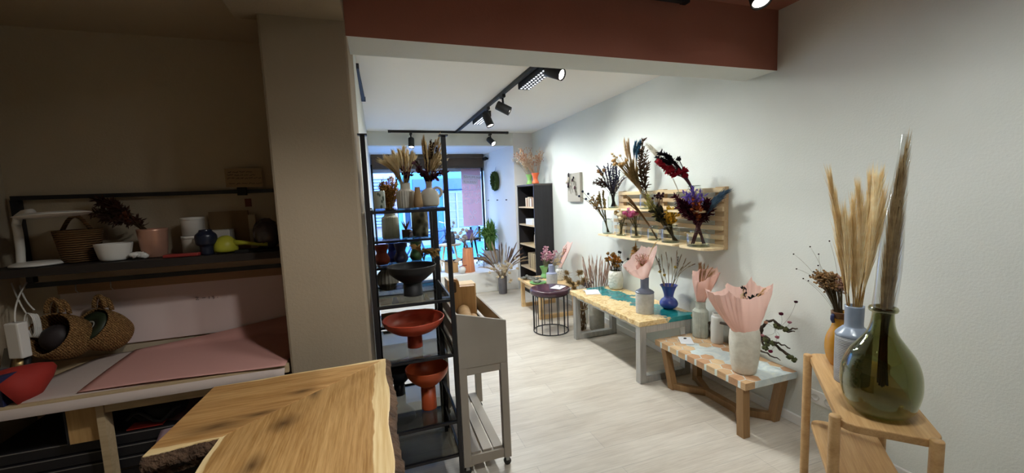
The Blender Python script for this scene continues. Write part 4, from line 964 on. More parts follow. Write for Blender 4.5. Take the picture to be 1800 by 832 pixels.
# ================================================================== dark bookcase at the far end
BX0, BX1, BY0, BY1, BZ = 2.262, 2.574, 5.70, 6.455, 1.785
bc = thing('bookcase', 'tall narrow dark brown bookcase open towards the aisle, in the far right corner', 'bookcase', (2.42, 6.08, 0))
dkw = wood('black brown veneer', '1c1a1d', '242226', '2a282c', 2, 1, .45, .05); shelfw = wood('shelf birch', 'c9ad84', 'd9bf97', 'e0c9a4', 1, 1)
obj('side_panel', MB().box((BX0, BY0, 0), (BX1, BY0+.025, BZ-.025)), dkw, bc, bevel=.002); obj('side_panel', MB().box((BX0, BY1-.025, 0), (BX1, BY1, BZ-.025)), dkw, bc, bevel=.002)
obj('top', MB().box((BX0-.004, BY0-.004, BZ-.025), (BX1, BY1+.004, BZ)), mat('bookcase top edge', '4a4442', r=.5), bc, bevel=.002)
obj('back_panel', MB().box((BX1-.012, BY0+.025, 0), (BX1-.002, BY1-.025, BZ-.025)), dkw, bc)
SH = (.09, .43, .81, 1.14, 1.43)
for z in SH: obj('shelf', MB().box((BX0+.008, BY0+.0255, z-.022), (BX1-.013, BY1-.0255, z)), shelfw, bc)
obj('kick_board', MB().box((BX0+.02, BY0+.025, 0), (BX0+.035, BY1-.025, .067)), dkw, bc)
cols = ['d8d0c2', 'b49a78', '7a5a48', 'e4dfd6', '9a8a7c', 'c4b49a', 'a07a60', 'd2c2aa']
for k in range(8):
    y = 5.745 + k*.052; one('boxed_set', 'small patterned carton in the row on the top shelf of the dark bookcase', 'box', MB().box((BX0+.03, y, 1.431), (BX0+.14, y+.048, 1.431+.13+.012*(k % 3))), mat('carton %d' % k, cols[k], r=.7), (BX0+.08, y+.02, 1.431), 'cartons on the top shelf', bevel=.002)
one('white_box', 'plain white box on the second shelf of the dark bookcase', 'box', MB().box((BX0+.02, 5.86, 1.141), (BX0+.2, 6.15, 1.235)), M['white'], (BX0+.1, 6, 1.141), bevel=.003)
one('brown_box', 'brown box behind the white one on the second shelf of the dark bookcase', 'box', MB().box((BX0+.205, 5.80, 1.141), (BX0+.28, 6.05, 1.30)), mat('brown carton', '6d4f42', r=.7), (BX0+.24, 5.9, 1.141), bevel=.003)
one('white_book', 'thin white upright book beside the white box in the dark bookcase', 'book', MB().box((BX0+.03, 5.75, 1.141), (BX0+.18, 5.79, 1.32)), mat('white book', 'd9d4ca', r=.6), (BX0+.1, 5.77, 1.141), bevel=.002)
for k, (y, h) in enumerate(((5.78, .27), (5.87, .22))):
    b = MB(); b.lathe(smooth_prof([(.035, 0), (.042, .02), (.04, h*.7), (.03, h*.85), (.034, h)], 4), (BX0+.09, y, .811), 20)
    one('paper_bag', ('taller beige gathered paper bag on the third shelf of the dark bookcase', 'shorter beige gathered paper bag on the third shelf of the dark bookcase')[k], 'bag', b, mat('beige paper %d' % k, 'c9b79c', r=.8), (BX0+.09, y, .811))
gift = mat('kraft gift wrap', 'b8a582', r=.75); rib_ = mat('brown band', '6b5440', r=.7)
for k in range(2):
    for j in range(4):
        y = 5.745 + k*.2; z = .431 + j*.062
        g = thing('gift_box', 'flat kraft gift box with brown band, one of the two stacks in the dark bookcase', 'box', (BX0+.11, y+.09, z), 'kraft gift boxes')
        obj('box', MB().box((BX0+.03, y, z), (BX0+.2, y+.18, z+.06)), gift, g, bevel=.004); obj('band', MB().box((BX0+.0285, y+.08, z+.0005), (BX0+.2, y+.1, z+.0615)), rib_, g)
va = V((2.40, 6.22, BZ+.001)); vase('green_vase', 'small spring green flared vase on top of the dark bookcase', 'vase', va, [(r*.95, z) for r, z in flare], mat('spring green glaze', '8fbf6a', r=.3))
vo_ = V((2.37, 5.88, BZ+.001)); vase('orange_vase', 'small orange red flared vase on top of the dark bookcase', 'vase', vo_, flare, mat('coral glaze', 'd9663c', r=.3))
st = []
for p in around(at(936, 275, 6.35), .30, .13, 34): st.append((p, 'spray', (.08, .010, 9), pl(RN.choice(['d9c0a4', 'c9a88a', 'e6d8c8', 'b88a72'])), pl('b59a80'), dict(sr=.002)))
bunch('dried_bouquet', 'airy fan of peach twigs in the orange red vase above the dark bookcase', 'dried flowers', vo_ + V((0,0,.02)), vo_ + V((0,0,.15)), .04, st)
st = []
for p in around(at(916, 285, 6.7), .18, .12, 13): st.append((p, 'feather', (.16, .04), pl(RN.choice(['efe6d6', 'e3d3b8'])), pl('cdb998'), dict(dens=.5)))
bunch('dried_bouquet', 'creamy white sprigs in the spring green vase above the dark bookcase', 'dried flowers', va + V((0,0,.02)), va + V((0,0,.14)), .03, st)

# ================================================================== window bay
wr = thing('wreath', 'dark green leaf wreath hanging on the white wall beside the window', 'wreath', (2.14, 7.31, 1.91))
wx = 2.13
mb = MB().tube([(wx, 7.31 + .145*math.cos(a), 1.905 + .145*math.sin(a)) for a in [2*PI*k/40 for k in range(40)]], .036, 8, closed=True); obj('ring', mb, pl('4a5a2c'), wr)
mb = MB()
for k in range(520):
    a = RN.uniform(0, 2*PI); q = V((0, -math.sin(a), math.cos(a))); p = V((wx - .02, 7.31 + .145*math.cos(a), 1.905 + .145*math.sin(a))) + rv(.028)
    mb.leaf(p, (q + rv(.5)).normalized(), .05, .022, up=rv())
obj('leaves', mb, pl('5a6c38', '455428'), wr); obj('hanger', MB().tube([(wx, 7.31, 2.08), (2.15, 7.31, 2.17)], .003, 5), M['blackm'], wr)
for y in (7.8, 7.3, 6.85): one('wall_hook', 'small dark hook in the row on the white wall below the wreath', 'hook', MB().lathe([(.008, 0), (.008, .02), (.012, .03)], (2.23 - .14*(y-6.48)/1.77 + .004, y, 1.55), 10, axis=(-1, 0, 0)), M['blackm'], (2.16, y, 1.55), 'hooks under the wreath')
fv = (1.885, 6.30, .001); vase('floor_vase', 'dark grey zinc vase on the floor in front of the white window platform', 'vase', fv, [(.066, 0), (.07, .02), (.074, .25), (.076, .29)], mat('zinc', '77757a', '686469', .45, .5, ns=6))
st = []
for k in range(26):
    a = RN.uniform(-1.25, 1.25); r = RN.uniform(.32, .50); c = at(884, 478, 6.55)
    st.append((c + rtv*math.sin(a)*r*1.0 + V((0,0,1))*math.cos(a)*r*1.05 + rv(.05), 'plume', (.62, .12, .12, .006), pl(RN.choice(['8d705c', 'a08068', 'c9b59a', '7a5e4e'])), pl('b59a7c'), dict(sr=.003, dens=.9)))
for k in range(30): st.append((at(884 + RN.gauss(0, 13), 474 + RN.gauss(0, 10), 6.4), 'ball', .024, pl(RN.choice(['e3d5bb', 'd6c4a4'])), pl('cbb898'), dict(dens=.7)))
bunch('pampas_bunch', 'wide spreading fan of brown and cream plumes in the zinc floor vase', 'dried grass', V(fv) + V((0,0,.02)), V(fv) + V((0,0,.30)), .05, st)
PZ = .346
ov = V((1.41, 6.72, PZ)); vase('orange_vase', 'tall apricot fluted vase on the white window platform', 'vase', ov, [(.105, 0), (.108, .02), (.085, .38), (.078, .40), (.066, .405)], mat('apricot ceramic', 'd08a62', 'c47c55', .6, ns=4), flute=.05, nf=14, n=98)
st = []
for p in around(at(812, 415, 7.1), .14, .14, 16): st.append((p, 'ball', .030, pl(RN.choice(['ddd0c0', 'c4b2a4', 'e9e2d8'])), pl('a3907c'), dict(dens=.7)))
for x, y in ((838,402),(842,408),(834,420),(830,412)): st.append((at(x, y, 7.0), 'plume', (.55, .09, .12, .007), pl('d3bf9f', 'bda582'), pl('b59f7e'), dict(dens=1.2)))
bunch('dried_bouquet', 'whitish flowers and straw plumes in the tall apricot vase', 'dried flowers', ov + V((0,0,.03)), ov + V((0,0,.39)), .04, st)
gp = V((2.0, 7.35, PZ))
vase('plant_pot', 'grey round pot of the green grass plant on the window platform', 'pot', gp, [(.11, 0), (.15, .06), (.16, .16), (.14, .24), (.13, .26)], mat('grey pot', '8f8a88', r=.7))
gr = thing('grass_plant', 'bushy green grass plant arching out of the grey pot by the wreath wall', 'plant', gp + V((0,0,.22)))
obj('soil', MB().lathe([(0, .0), (.122, 0), (.0, .012)], gp + V((0,0,.235)), 20), pl('3a2c22'), gr)
for g_ in range(4):
    mb = MB()
    for k in range(95):
        a = RN.uniform(0, 2*PI); r = RN.uniform(.04, .42); e = gp + V((r*math.cos(a)*.8, r*math.sin(a)*.8, .84 - r*.75 + RN.uniform(-.15, .08)))
        if e.x > 2.1: e.x = 2.1 - RN.uniform(0, .05)
        p0 = gp + V((RN.uniform(-.06,.06), RN.uniform(-.06,.06), .24)); mb.tube(bez(p0, p0 + V((0, 0, .4)) + (e-p0)*.25, e, 5), [.007, .008, .008, .007, .005, .001], 3, False)
    obj('grass_blades', mb, pl(('6f9648', '86ab5a', '5f8640', '98bb6c')[g_]), gr)
def side_table(name, label, c, r, h, topm, legm, n=3, th=.025):
    t_ = thing(name, label, 'table', c); c = V(c)
    obj('tabletop', MB().lathe([(0, h-th), (r*.97, h-th), (r, h-th*.6), (r, h-.003), (r*.98, h), (0, h)], c, 36), topm, t_, fix=True)
    for k in range(n): a = 2*PI*k/n + .5; obj('leg', MB().tube([c + V((r*.86*math.cos(a), r*.86*math.sin(a), 0)), c + V((r*.5*math.cos(a), r*.5*math.sin(a), h-th))], [.013, .019], 10), legm, t_)
side_table('plant_stool', 'small round pale wooden stool on the window platform behind the metal rack', (1.23, 7.45, PZ), .21, .42, lw_, lw_)
side_table('side_table', 'round black side table on the window platform beside the apricot vase', (1.66, 7.60, PZ), .22, .49, M['blackm'], M['blackm'])
vase('black_vase', 'dark slim vase on the pale window stool', 'vase', (1.28, 7.45, PZ+.421), [(.05, 0), (.06, .03), (.058, .15), (.035, .2), (.04, .23)], mat('dark stoneware', '3a3c3f', r=.5))
bunch('dried_bouquet', 'pale tuft in the dark vase on the window stool', 'dried flowers', (1.28, 7.45, PZ+.44), (1.28, 7.45, PZ+.64), .02, [(p, 'ball', .02, pl('c9c4bc'), pl('8d8678')) for p in around((1.27, 7.45, PZ+.78), .09, .10, 9)])
one('purple_candle', 'square purple candle block on the round black side table', 'candle', MB().box((1.56, 7.40, PZ+.491), (1.68, 7.52, PZ+.66)), mat('purple wax', '6a5a92', r=.5), (1.62, 7.46, PZ+.491), bevel=.006)
bunch('dried_bouquet', 'tuft of white and brown stems lying before the pane behind the apricot vase', 'dried flowers', (1.75, 7.0, PZ), (1.76, 7.02, PZ+.06), .03, [((1.75+RN.uniform(-.12,.16), 7.1+RN.uniform(-.1,.1), PZ+RN.uniform(.08,.2)), 'spray', (.05, .01, 8), pl(RN.choice(['e4dccf', '8a6f5c'])), pl('9c8a74')) for k in range(10)])
kr = mat('kraft board', 'b58f62', r=.8); kr2 = mat('pale kraft', 'd2b891', r=.8)
def obox_thing(name, label, cat, c, w, d, h, ang, m, open_=False, group=None):
    c = V(c); ax = V((math.cos(ang), math.sin(ang), 0)); ay = V((-math.sin(ang), math.cos(ang), 0)); z = V((0,0,1)); mb = MB(); t_ = .004
    if open_:
        mb.obox(c + z*t_/2, ax*w/2, ay*d/2, z*t_/2)
        for s in (-1, 1): mb.obox(c + ax*s*(w/2-t_/2) + z*h/2, ax*t_/2, ay*d/2, z*h/2); mb.obox(c + ay*s*(d/2-t_/2) + z*h/2, ax*w/2, ay*t_/2, z*h/2)
        root = thing(name, label, cat, c, group); obj('box', mb, m, root)
        for s in (-1, 1):
            f_ = ax*s*.8 + z*.6; obj('flap', MB().obox(c + ax*s*w/2 + z*h + f_*.05, f_*.05, ay*d*.48, f_.cross(ay)*.0015), m, root)
        return root
    return one(name, label, cat, mb.obox(c + z*h/2, ax*w/2, ay*d/2, z*h/2), m, c, group, bevel=.004)
obox_thing('carton', 'open kraft carton on the window platform behind the metal rack', 'box', (1.13, 6.82, PZ), .18, .18, .17, .2, kr, True)
obox_thing('carton', 'open pale kraft carton on the window platform next to the apricot vase', 'box', (.86, 7.05, PZ), .20, .18, .12, .3, kr2, True)
wl = thing('willow_ball', 'white ball with red tie lying on the window platform edge', 'ornament', (1.27, 6.60, PZ)); obj('ball', MB().blob((1.27, 6.60, PZ+.065), .065, 3, .03), M['white'], wl); obj('tie', MB().tube([(1.22, 6.57, PZ+.12), (1.27, 6.57, PZ+.135), (1.35, 6.57, PZ+.14)], .006, 6), mat('red cord', '8d2f2c', r=.7), wl)

# ================================================================== black metal racks by the pillar
rackm = M['black']; smoke = glass('smoked shelf glass', 'b4b3ae', .035, .5, .02, 3.0)
def rack(label, x0, x1, y0, y1, hf, hb, levels, bar=.014, post=.023):
    r = thing('display_rack', label, 'rack', ((x0+x1)/2, (y0+y1)/2, 0))
    for x in (x0, x1):
        for y, h in ((y0, hf), (y1, hb)):
            p = obj('post', MB().box((x-post/2, y-post/2, 0), (x+post/2, y+post/2, h)), rackm, r, bevel=.002)
            if h > 1.6: obj('post_cap', MB().box((x-.022, y-.022, h), (x+.022, y+.022, h+.006)), rackm, p)
    for z in levels:
        a, b, c, d = x0+post/2, x1-post/2, y0+post/2, y1-post/2
        mb = MB().box((a, y0-bar/2, z-bar), (b, y0+bar/2, z)).box((a, y1-bar/2, z-bar), (b, y1+bar/2, z)).box((x0-bar/2, c, z-bar), (x0+bar/2, d, z)).box((x1-bar/2, c, z-bar), (x1+bar/2, d, z))
        f = obj('shelf_frame', mb, rackm, r); obj('glass_shelf', MB().box((x0+.006, y0+.006, z+.0002), (x1-.006, y1-.006, z+.0062)), smoke, f)
    return r
AZ = (1.555, 1.07, .765, .385, .19)
rack('tall black metal rack with smoked glass shelves standing right beside the cream pillar', -.048, .343, 2.10, 2.66, 1.925, 1.565, AZ)
rack('lower thin black metal rack with glass shelves tucked behind the tall rack', -.048, .362, 2.70, 2.985, 1.555, 1.555, (1.348, 1.175, 1.0, .78, .42), .014, .018)
t6 = .0072
def pedestal(name, label, c, r, zr, rs, hs, m, flat=.5):
    """wide bowl on a cylinder foot"""
    o = [(rs, 0), (rs*.98, .004), (rs*.95, hs), (rs*1.1, hs+.006), (r*.62, hs+(zr-hs)*.25), (r*.9, hs+(zr-hs)*.62), (r, zr)]
    i = [(r-.006, zr), (r*.88, hs+(zr-hs)*.66), (r*.6, hs+(zr-hs)*.33), (.0, hs+.016)]
    b = thing(name, label, 'bowl', c)
    obj('dish', MB().lathe([(rs*.95, hs)] + smooth_prof(o[3:], 5) + [(r-.003, zr+.003)] + smooth_prof(i, 4), c, 56), m, b)
    obj('foot', MB().lathe([(0, 0)] + o[:3] + [(0, hs)], c, 40), m, b); return b
matte_b = mat('matt black ceramic', '1b1b1d', r=.55); coral = mat('coral lacquer', 'c4523a', 'b94b34', .35, ns=3); coral2 = mat('burnt coral lacquer', 'b8522c', 'ac4a26', .4, ns=3)
pedestal('pedestal_bowl', 'wide matt black bowl on a cylinder foot, upper glass shelf of the tall rack', (.155, 2.27, AZ[1]+t6), .135, .165, .053, .07, matte_b)
pedestal('pedestal_bowl', 'widest coral red dish on a short foot, middle glass shelf of the tall rack', (.148, 2.29, AZ[2]+t6), .172, .165, .043, .07, coral)
pedestal('pedestal_bowl', 'smaller burnt orange bowl on a tall foot, low glass shelf of the tall rack', (.205, 2.29, AZ[3]+t6), .124, .245, .044, .135, coral2)
pedestal('pedestal_bowl', 'dark ink blue bowl on a foot behind the burnt orange bowl', (.05, 2.53, AZ[3]+t6), .09, .16, .035, .07, mat('ink ceramic', '1d222e', r=.3))
# top shelf of the tall rack
z1 = AZ[0]+t6
lj = (.012, 2.36, z1); j = thing('leaf_jar', 'milky glass jar with grey leaf print at the left end of the top rack shelf', 'jar', lj)
lt = NT('leaf printed glass'); vo = lt.n('TexVoronoi'); vo.inputs['Scale'].default_value = 55; lt.l(lt.coord((1, 1, .6)), vo.inputs['Vector'])
obj('body', MB().lathe(vessel([(.028, 0), (.030, .006), (.030, .095), (.029, .1)], .002), lj, 32), lt.done(lt.bsdf(lt.ramp(vo.outputs['Distance'], [(.25, S('4b584c')), (.42, S('b9c0b2'))]), .3)), j)
wv_ = (.155, 2.36, z1); cer = mat('chalk ceramic', 'd7d2c4', 'cdc7b8', .7, ns=12, bump=.2)
vase('white_vase', 'fluted chalk white vase on the top rack shelf holding the cream pampas', 'vase', wv_, [(.044, 0), (.050, .008), (.050, .085), (.040, .098), (.028, .106), (.027, .135), (.030, .14)], cer, flute=.03, nf=22, n=88)
vase('beige_vase', 'slim sand coloured teardrop vase next to the chalk white vase on the top rack shelf', 'vase', (.213, 2.27, z1), [(.022, 0), (.026, .02), (.021, .06), (.014, .105), (.015, .112)], mat('sand ceramic', 'b9986e', 'a98860', .7, ns=15))
pj = (.288, 2.36, z1); pt = thing('ceramic_pitcher', 'off white round pitcher with ring handle at the right end of the top rack shelf', 'pitcher', pj)
obj('body', MB().lathe(vessel(smooth_prof([(.040, 0), (.052, .01), (.056, .04), (.052, .075), (.034, .098), (.019, .108), (.018, .135), (.022, .145)], 5), .004), pj, 44), cer, pt)
hc = V(pj) + rtv*.045 + V((0,0,.082)); obj('ring_handle', MB().tube([hc + rtv*.026*math.cos(a) + V((0,0,.026*math.sin(a))) for a in [2*PI*k/24 for k in range(24)]], .008, 8, closed=True), cer, pt)
D = 2.25; st = []
for k in range(34):
    x = RN.uniform(672, 728); y = 262 + abs(x-712)*.55 + RN.uniform(0, 14)
    st.append((at(x, y, D+RN.uniform(-.08,.08)), 'plume', (.5, .07, .17, .003), pl('f5e8c8', 'ead8ae'), pl('cbb588'), dict(dens=1.3, sr=.0014)))
for x, y in ((664,277),(668,281),(674,276),(680,272),(678,284)): st.append((at(x, y, D), 'plume', (.30, .012, .5, .004), pl('efe4c6', 'e2d2a8'), pl('b9a377'), dict(sr=.0018, dens=.8)))
for p in around(at(715, 306, D), .035, .03, 6): st.append((p, 'leaf', (.03, .014, 6), pl('4a2a34'), dkstem))
bunch('pampas_bunch', 'full cream pampas fan spreading left over the top of the tall rack', 'dried grass', V(wv_) + V((0,0,.015)), V(wv_) + V((0,0,.135)), .02, st)
st = []
for k in range(20):
    x = RN.uniform(742, 782); y = RN.uniform(243, 285)
    st.append((at(x, y, D+RN.uniform(-.08,.08)), 'plume', (.55, .05, .18, .003), pl('edddb8', 'dfcb9e') if k % 3 else pl('a98a5c'), pl('b89f70'), dict(dens=1.3, sr=.0015)))
for x, y in ((757,246),(761,250),(749,262),(768,258),(753,268)): st.append((at(x, y, D), 'spike', (.11, .006), pl('4a352c', '382820'), dkstem, dict(dens=.8)))
for x, y in ((773,235),(745,238),(779,244),(770,243)): st.append((at(x, y, D), 'plume', (.34, .03, .3, .0024), pl('c6a878'), pl('a38a60'), dict(dens=.5)))
for x, y in ((787,280),(785,270),(783,290),(778,284)): st.append((at(x, y, D), 'plume', (.25, .02, .6, .0045), pl('e2d6b8'), pl('b9a377'), dict(dens=.6)))
for p in around(at(765, 305, D), .08, .028, 12): st.append((p, 'leaf', (.028, .018, 6), pl('5a303c', '452430'), dkstem))
for p in around(at(736, 296, D), .03, .05, 7): st.append((p, 'leaf', (.028, .018, 6), pl('6b4650', '503038'), dkstem))
bunch('dried_bouquet', 'tall bunch of straw grasses and dark plum leaves in the off white pitcher', 'dried flowers', V(pj) + V((0,0,.015)), V(pj) + V((0,0,.14)), .013, st, br=.015)
# second and third shelves (thin rack behind)
z2, z3, z4 = 1.3552, 1.1822, 1.0072; YB = 2.83
gv2 = (.072, YB, z2); vase('ribbed_vase', 'tall fluted pale sage vase on the second shelf behind the tall rack', 'vase', gv2, [(.050, 0), (.056, .012), (.054, .125), (.046, .145), (.036, .155), (.035, .195), (.038, .203)], mat('pale sage ceramic', 'b5b6a6', 'a9ab9a', .6, ns=14), flute=.03, nf=26, n=104, t=.004)
st = []; D = 2.66
for p in around(at(682, 330, D), .080, .075, 60): st.append((p, 'feather', (.10, .022), pl(RN.choice(['b08448', '9c7238', 'c2975a', '8a6230'])), pl('a5824e'), dict(dens=.5)))
bunch('dried_bouquet', 'bushy golden brown bouquet in the pale sage vase, in front of the window', 'dried flowers', V(gv2) + V((0,0,.02)), V(gv2) + V((0,0,.20)), .024, st)
vo2 = NT('carved dark ceramic'); v_ = vo2.n('TexVoronoi'); v_.inputs['Scale'].default_value = 26; vo2.l(vo2.coord(), v_.inputs['Vector'])
cd = vo2.done(vo2.bsdf(vo2.ramp(v_.outputs['Distance'], [(.2, S('3b3a30')), (.6, S('6b6856'))]), .75, 0, .3, v_.outputs['Distance'], .8, .006))
vase('carved_vase', 'dark grey brown carved cylinder vase on the second shelf under the pitcher', 'vase', (.268, YB, z2), [(.046, 0), (.055, .015), (.055, .165), (.046, .185), (.042, .19)], cd)
ap = thing('air_plant_block', 'small dark wooden block holding a brown air plant between the second shelf vases', 'ornament', (.172, YB, z2))
obj('block', MB().box((.145, YB-.03, z2), (.20, YB+.03, z2+.05)), wood('dark block', '4a3c2c', '5b4a36', None, 0), ap, bevel=.003)
for k in range(9): a = k*.7; obj('leaf_blade', (lambda m: (m.strand((.172, YB, z2+.05), V((math.cos(a)*.5, math.sin(a)*.5, 1)), .07, .012), m)[1])(MB()), pl('6b4a3c'), ap)
one('small_figure', 'tiny white and blue figure on the second shelf in front of the dark block', 'figurine', MB().lathe(smooth_prof([(.010, 0), (.013, .01), (.008, .03), (.011, .038), (.004, .05)], 4), (.20, YB-.06, z2), 16), mat('white blue ceramic', 'd9dbe2', '5563a0', .3, ns=60), (.20, YB-.06, z2))
tul = [(.036, 0), (.049, .018), (.051, .036), (.04, .062), (.034, .08), (.042, .108), (.049, .132)]
vase('red_vase', 'brick red flared vase with a round foot on the third shelf behind the tall rack', 'vase', (.003, YB-.02, z3), tul, mat('brick glaze', '9c4029', r=.35))
vase('blue_vase', 'bright blue bulb vase half hidden behind the red one on the third shelf', 'vase', (.075, YB+.07, z3), [(r*.85, z) for r, z in tul], mat('bright blue glaze', '3a55b4', r=.15, spec=.7))
vase('indigo_vase', 'dark indigo flared vase on the third shelf behind the tall rack', 'vase', (.128, YB, z3), [(r*.92, z) for r, z in tul], mat('indigo glaze dark', '3a3c5e', r=.4))
vase('green_vase', 'deep green flared vase behind the pampas on the third shelf', 'vase', (.235, YB+.06, z3), [(r*.9, z) for r, z in tul], mat('deep green glaze', '4f7a4a', r=.35))
pg = thing('pampas_bunch', 'fan of short golden pampas heads on the third shelf under the carved vase', 'dried grass', (.27, YB-.04, z3)); 
for x, y in ((722,432),(726,436),(738,432),(743,440),(752,446),(757,442),(763,440),(767,444),(765,450),(770,448),(773,440),(760,452)):
    stalk(pg, (.275, YB-.05, z3+.003), (.275 + RN.uniform(-.012,.012), YB-.05, z3+.035), at(x, y, 2.62), 'plume', (.8, .05, .2, .004), pl('e6cf9a', 'd4b982'), pl('a98f5c'), dens=2.4)
vase('fluted_vase', 'big round fluted grey vase on the fourth shelf beside the black bowl', 'vase', (.028, YB, z4), [(.05, 0), (.068, .03), (.07, .07), (.055, .115), (.036, .135), (.038, .145)], mat('grey fluted ceramic', '9c978a', '8f8a7e', .7, ns=9), flute=.05, nf=18, n=108)
for k, (x, zz, l_) in enumerate(((.10, .7872, 'grey driftwood stick lying on the lower shelf of the thin rack'), (.18, .7872+.0, 'brown driftwood stick lying behind the coral dish on the thin rack'))):
    y = 2.79 + k*.09; p = [V((-.03 + .36*i/6, y + .012*math.sin(i*2+k), zz + .022 + .006*math.sin(i*3))) for i in range(7)]
    one('driftwood', l_, 'driftwood', MB().tube(p, [.012,.018,.02,.018,.02,.016,.01], 9), pl(('7d6d5c', '8a6444')[k]), (0.1, y, zz))
one('cork_slab', 'flat cork bark slab on the lowest shelf of the thin rack', 'cork', MB().box((-.02, 2.74, .4272), (.30, 2.95, .452)), wood('cork bark', '6e5a46', '86705a', None, 0), (.14, 2.84, .427), bevel=.006)

# ================================================================== grey crate trolley
gy = mat('greige paint', 'a39a8e', '9d9488', .6, ns=5); gd = mat('greige paint inside', '9a9185', r=.7)
KX0, KX1, KY0, KY1 = .368, .655, 2.155, 2.90
kt = thing('crate_trolley', 'grey painted wooden crate trolley on castors, standing in the aisle beside the metal rack', 'trolley', ((KX0+KX1)/2, (KY0+KY1)/2, 0))
def side(y): return [(KX0, y, .645), (KX1, y, .645), (KX1, y, .893), (KX0, y, .965)]
for y in (KY0, KY1-.016): obj('side_panel', MB().prismv(side(y), (0, .016, 0)), gy, kt, bevel=.0015, fix=True)
for z0, z1_ in ((.648, .755), (.785, .885)): obj('front_slat', MB().box((KX1-.014, KY0+.0165, z0), (KX1-.001, KY1-.0165, z1_)), gd, kt, bevel=.002)
for z0, z1_ in ((.648, .74), (.765, .855), (.88, .955)): obj('back_slat', MB().box((KX0+.001, KY0+.0165, z0), (KX0+.014, KY1-.0165, z1_)), gd, kt, bevel=.002)
obj('crate_floor', MB().box((KX0+.0145, KY0+.0165, .648), (KX1-.0145, KY1-.0165, .66)), gd, kt)
for x in (KX0, KX1-.044):
    for y in (KY0+.0, KY1-.044):
        lg = obj('leg', MB().box((x, y, .055), (x+.044, y+.044, .6445)), gy, kt, bevel=.002)
        cst = MB().tube([(x+.022, y+.012, .022), (x+.022, y+.032, .022)], .0215, 16); obj('castor', cst, mat('castor rubber', '3b3a38', r=.6) if 'castor rubber' not in bpy.data.materials else bpy.data.materials['castor rubber'], lg)
        obj('castor_fork', MB().box((x+.012, y+.009, .03), (x+.032, y+.0115, .0548)).box((x+.012, y+.0325, .03), (x+.032, y+.035, .0548)).box((x+.01, y+.008, .049), (x+.034, y+.036, .0548)), M['steel'], lg)
for y in (KY0, KY1-.044):
    obj('rail', MB().box((KX0+.0445, y+.004, .06), (KX1-.0445, y+.04, .115)), gy, kt, bevel=.002); obj('rail', MB().box((KX0+.0445, y+.004, .60), (KX1-.0445, y+.04, .6445)), gy, kt, bevel=.002)
for k in range(3):
    x = KX0 + .05 + k*.066; obj('shelf_slat', MB().box((x, KY0+.02, .1155), (x+.056, KY1-.02, .128)), gy, kt, bevel=.002)
# what the trolley holds
oakb = wood('board oak', '9c7242', 'b78a55', 'c49a66', 2, 1)
def cutting_board(label, c, w, h, th, ang, m, slot=True):
    """upright board, rounded raised end with a slot"""
    c = V(c); ax = V((math.cos(ang), math.sin(ang), 0)); n = V((-math.sin(ang), math.cos(ang), 0)); z = V((0,0,1))
    g = w*.19; pg = [c - ax*w/2, c + ax*w/2, c + ax*w/2 + z*h*.80, c - ax*w/2 + ax*g*2.1 + z*h*.80]
    for i in range(9): a = PI*i/8; pg.append(c - ax*w/2 + ax*(g + g*math.cos(a)) + z*(h*.86 + g*.9*math.sin(a)))
    b = thing('cutting_board', label, 'board', c)
    obj('board', MB().prismv([p + n*th/2 for p in pg], -n*th), m, b, fix=True)
    if slot:
        q = c - ax*w/2 + ax*g + z*h*.80 - n*(th/2 + .0005); s = MB()
        s.prismv([q + ax*.011*math.cos(a) + z*(.026*(1 if math.sin(a) > 0 else -1) + .011*math.sin(a)) for a in [2*PI*i/20 for i in range(20)]], -n*.0008)
        obj('slot', s, mat('slot shadow wood', '3a2a1a', r=.8), b)
cutting_board('tall oak board with an oval grip slot, upright in the grey crate trolley', (.502, 2.64, .661), .165, .44, .05, -.12, oakb)
for k, (x, y) in enumerate(((.49, 2.36), (.545, 2.33), (.60, 2.36))):
    lb = ('leftmost rolled sheet of bark veneer in the grey crate trolley', 'middle rolled sheet of bark veneer in the grey crate trolley', 'bundle of pale bark veneer at the front slats of the grey crate')[k]
    r_ = .042 - .008*k; mb = MB(); e0 = V((x-.02, y-.10, .80-.03*k)); e1 = V((x+.0, y+.22, .86-.05*k)); d = (e1-e0).normalized()
    mb.lathe([(r_, 0), (r_*1.02, .05), (r_*.98, .1), (r_*1.02, .2), (r_, (e1-e0).length), (r_*.82, (e1-e0).length), (r_*.8, .0), (r_, 0)], e0, 20, axis=d)
    one('veneer_roll', lb, 'veneer', mb, wood('veneer %d' % k, '9c7a54', 'b8946a', 'cbb08a', 0, 1.5), (x, y, .66))
for k in range(3):
    z = .661 + k*.052; one('kraft_block', ('bottom', 'middle', 'top')[k] + ' wooden block of the pile beneath the veneer rolls in the crate', 'block', MB().box((.40 + .008*k, 2.20, z), (.63, 2.50, z+.05)), oakb, (.5, 2.35, z), 'wooden blocks in the crate', bevel=.004)
one('log_tray', 'pale wooden tray with upright sides standing behind the oak board in the crate trolley', 'tray', MB().box((.42, 2.74, .661), (.62, 2.87, 1.0)).box((.42, 2.74, 1.0), (.435, 2.87, 1.04)), lw_, (.52, 2.8, .661), bevel=.004)

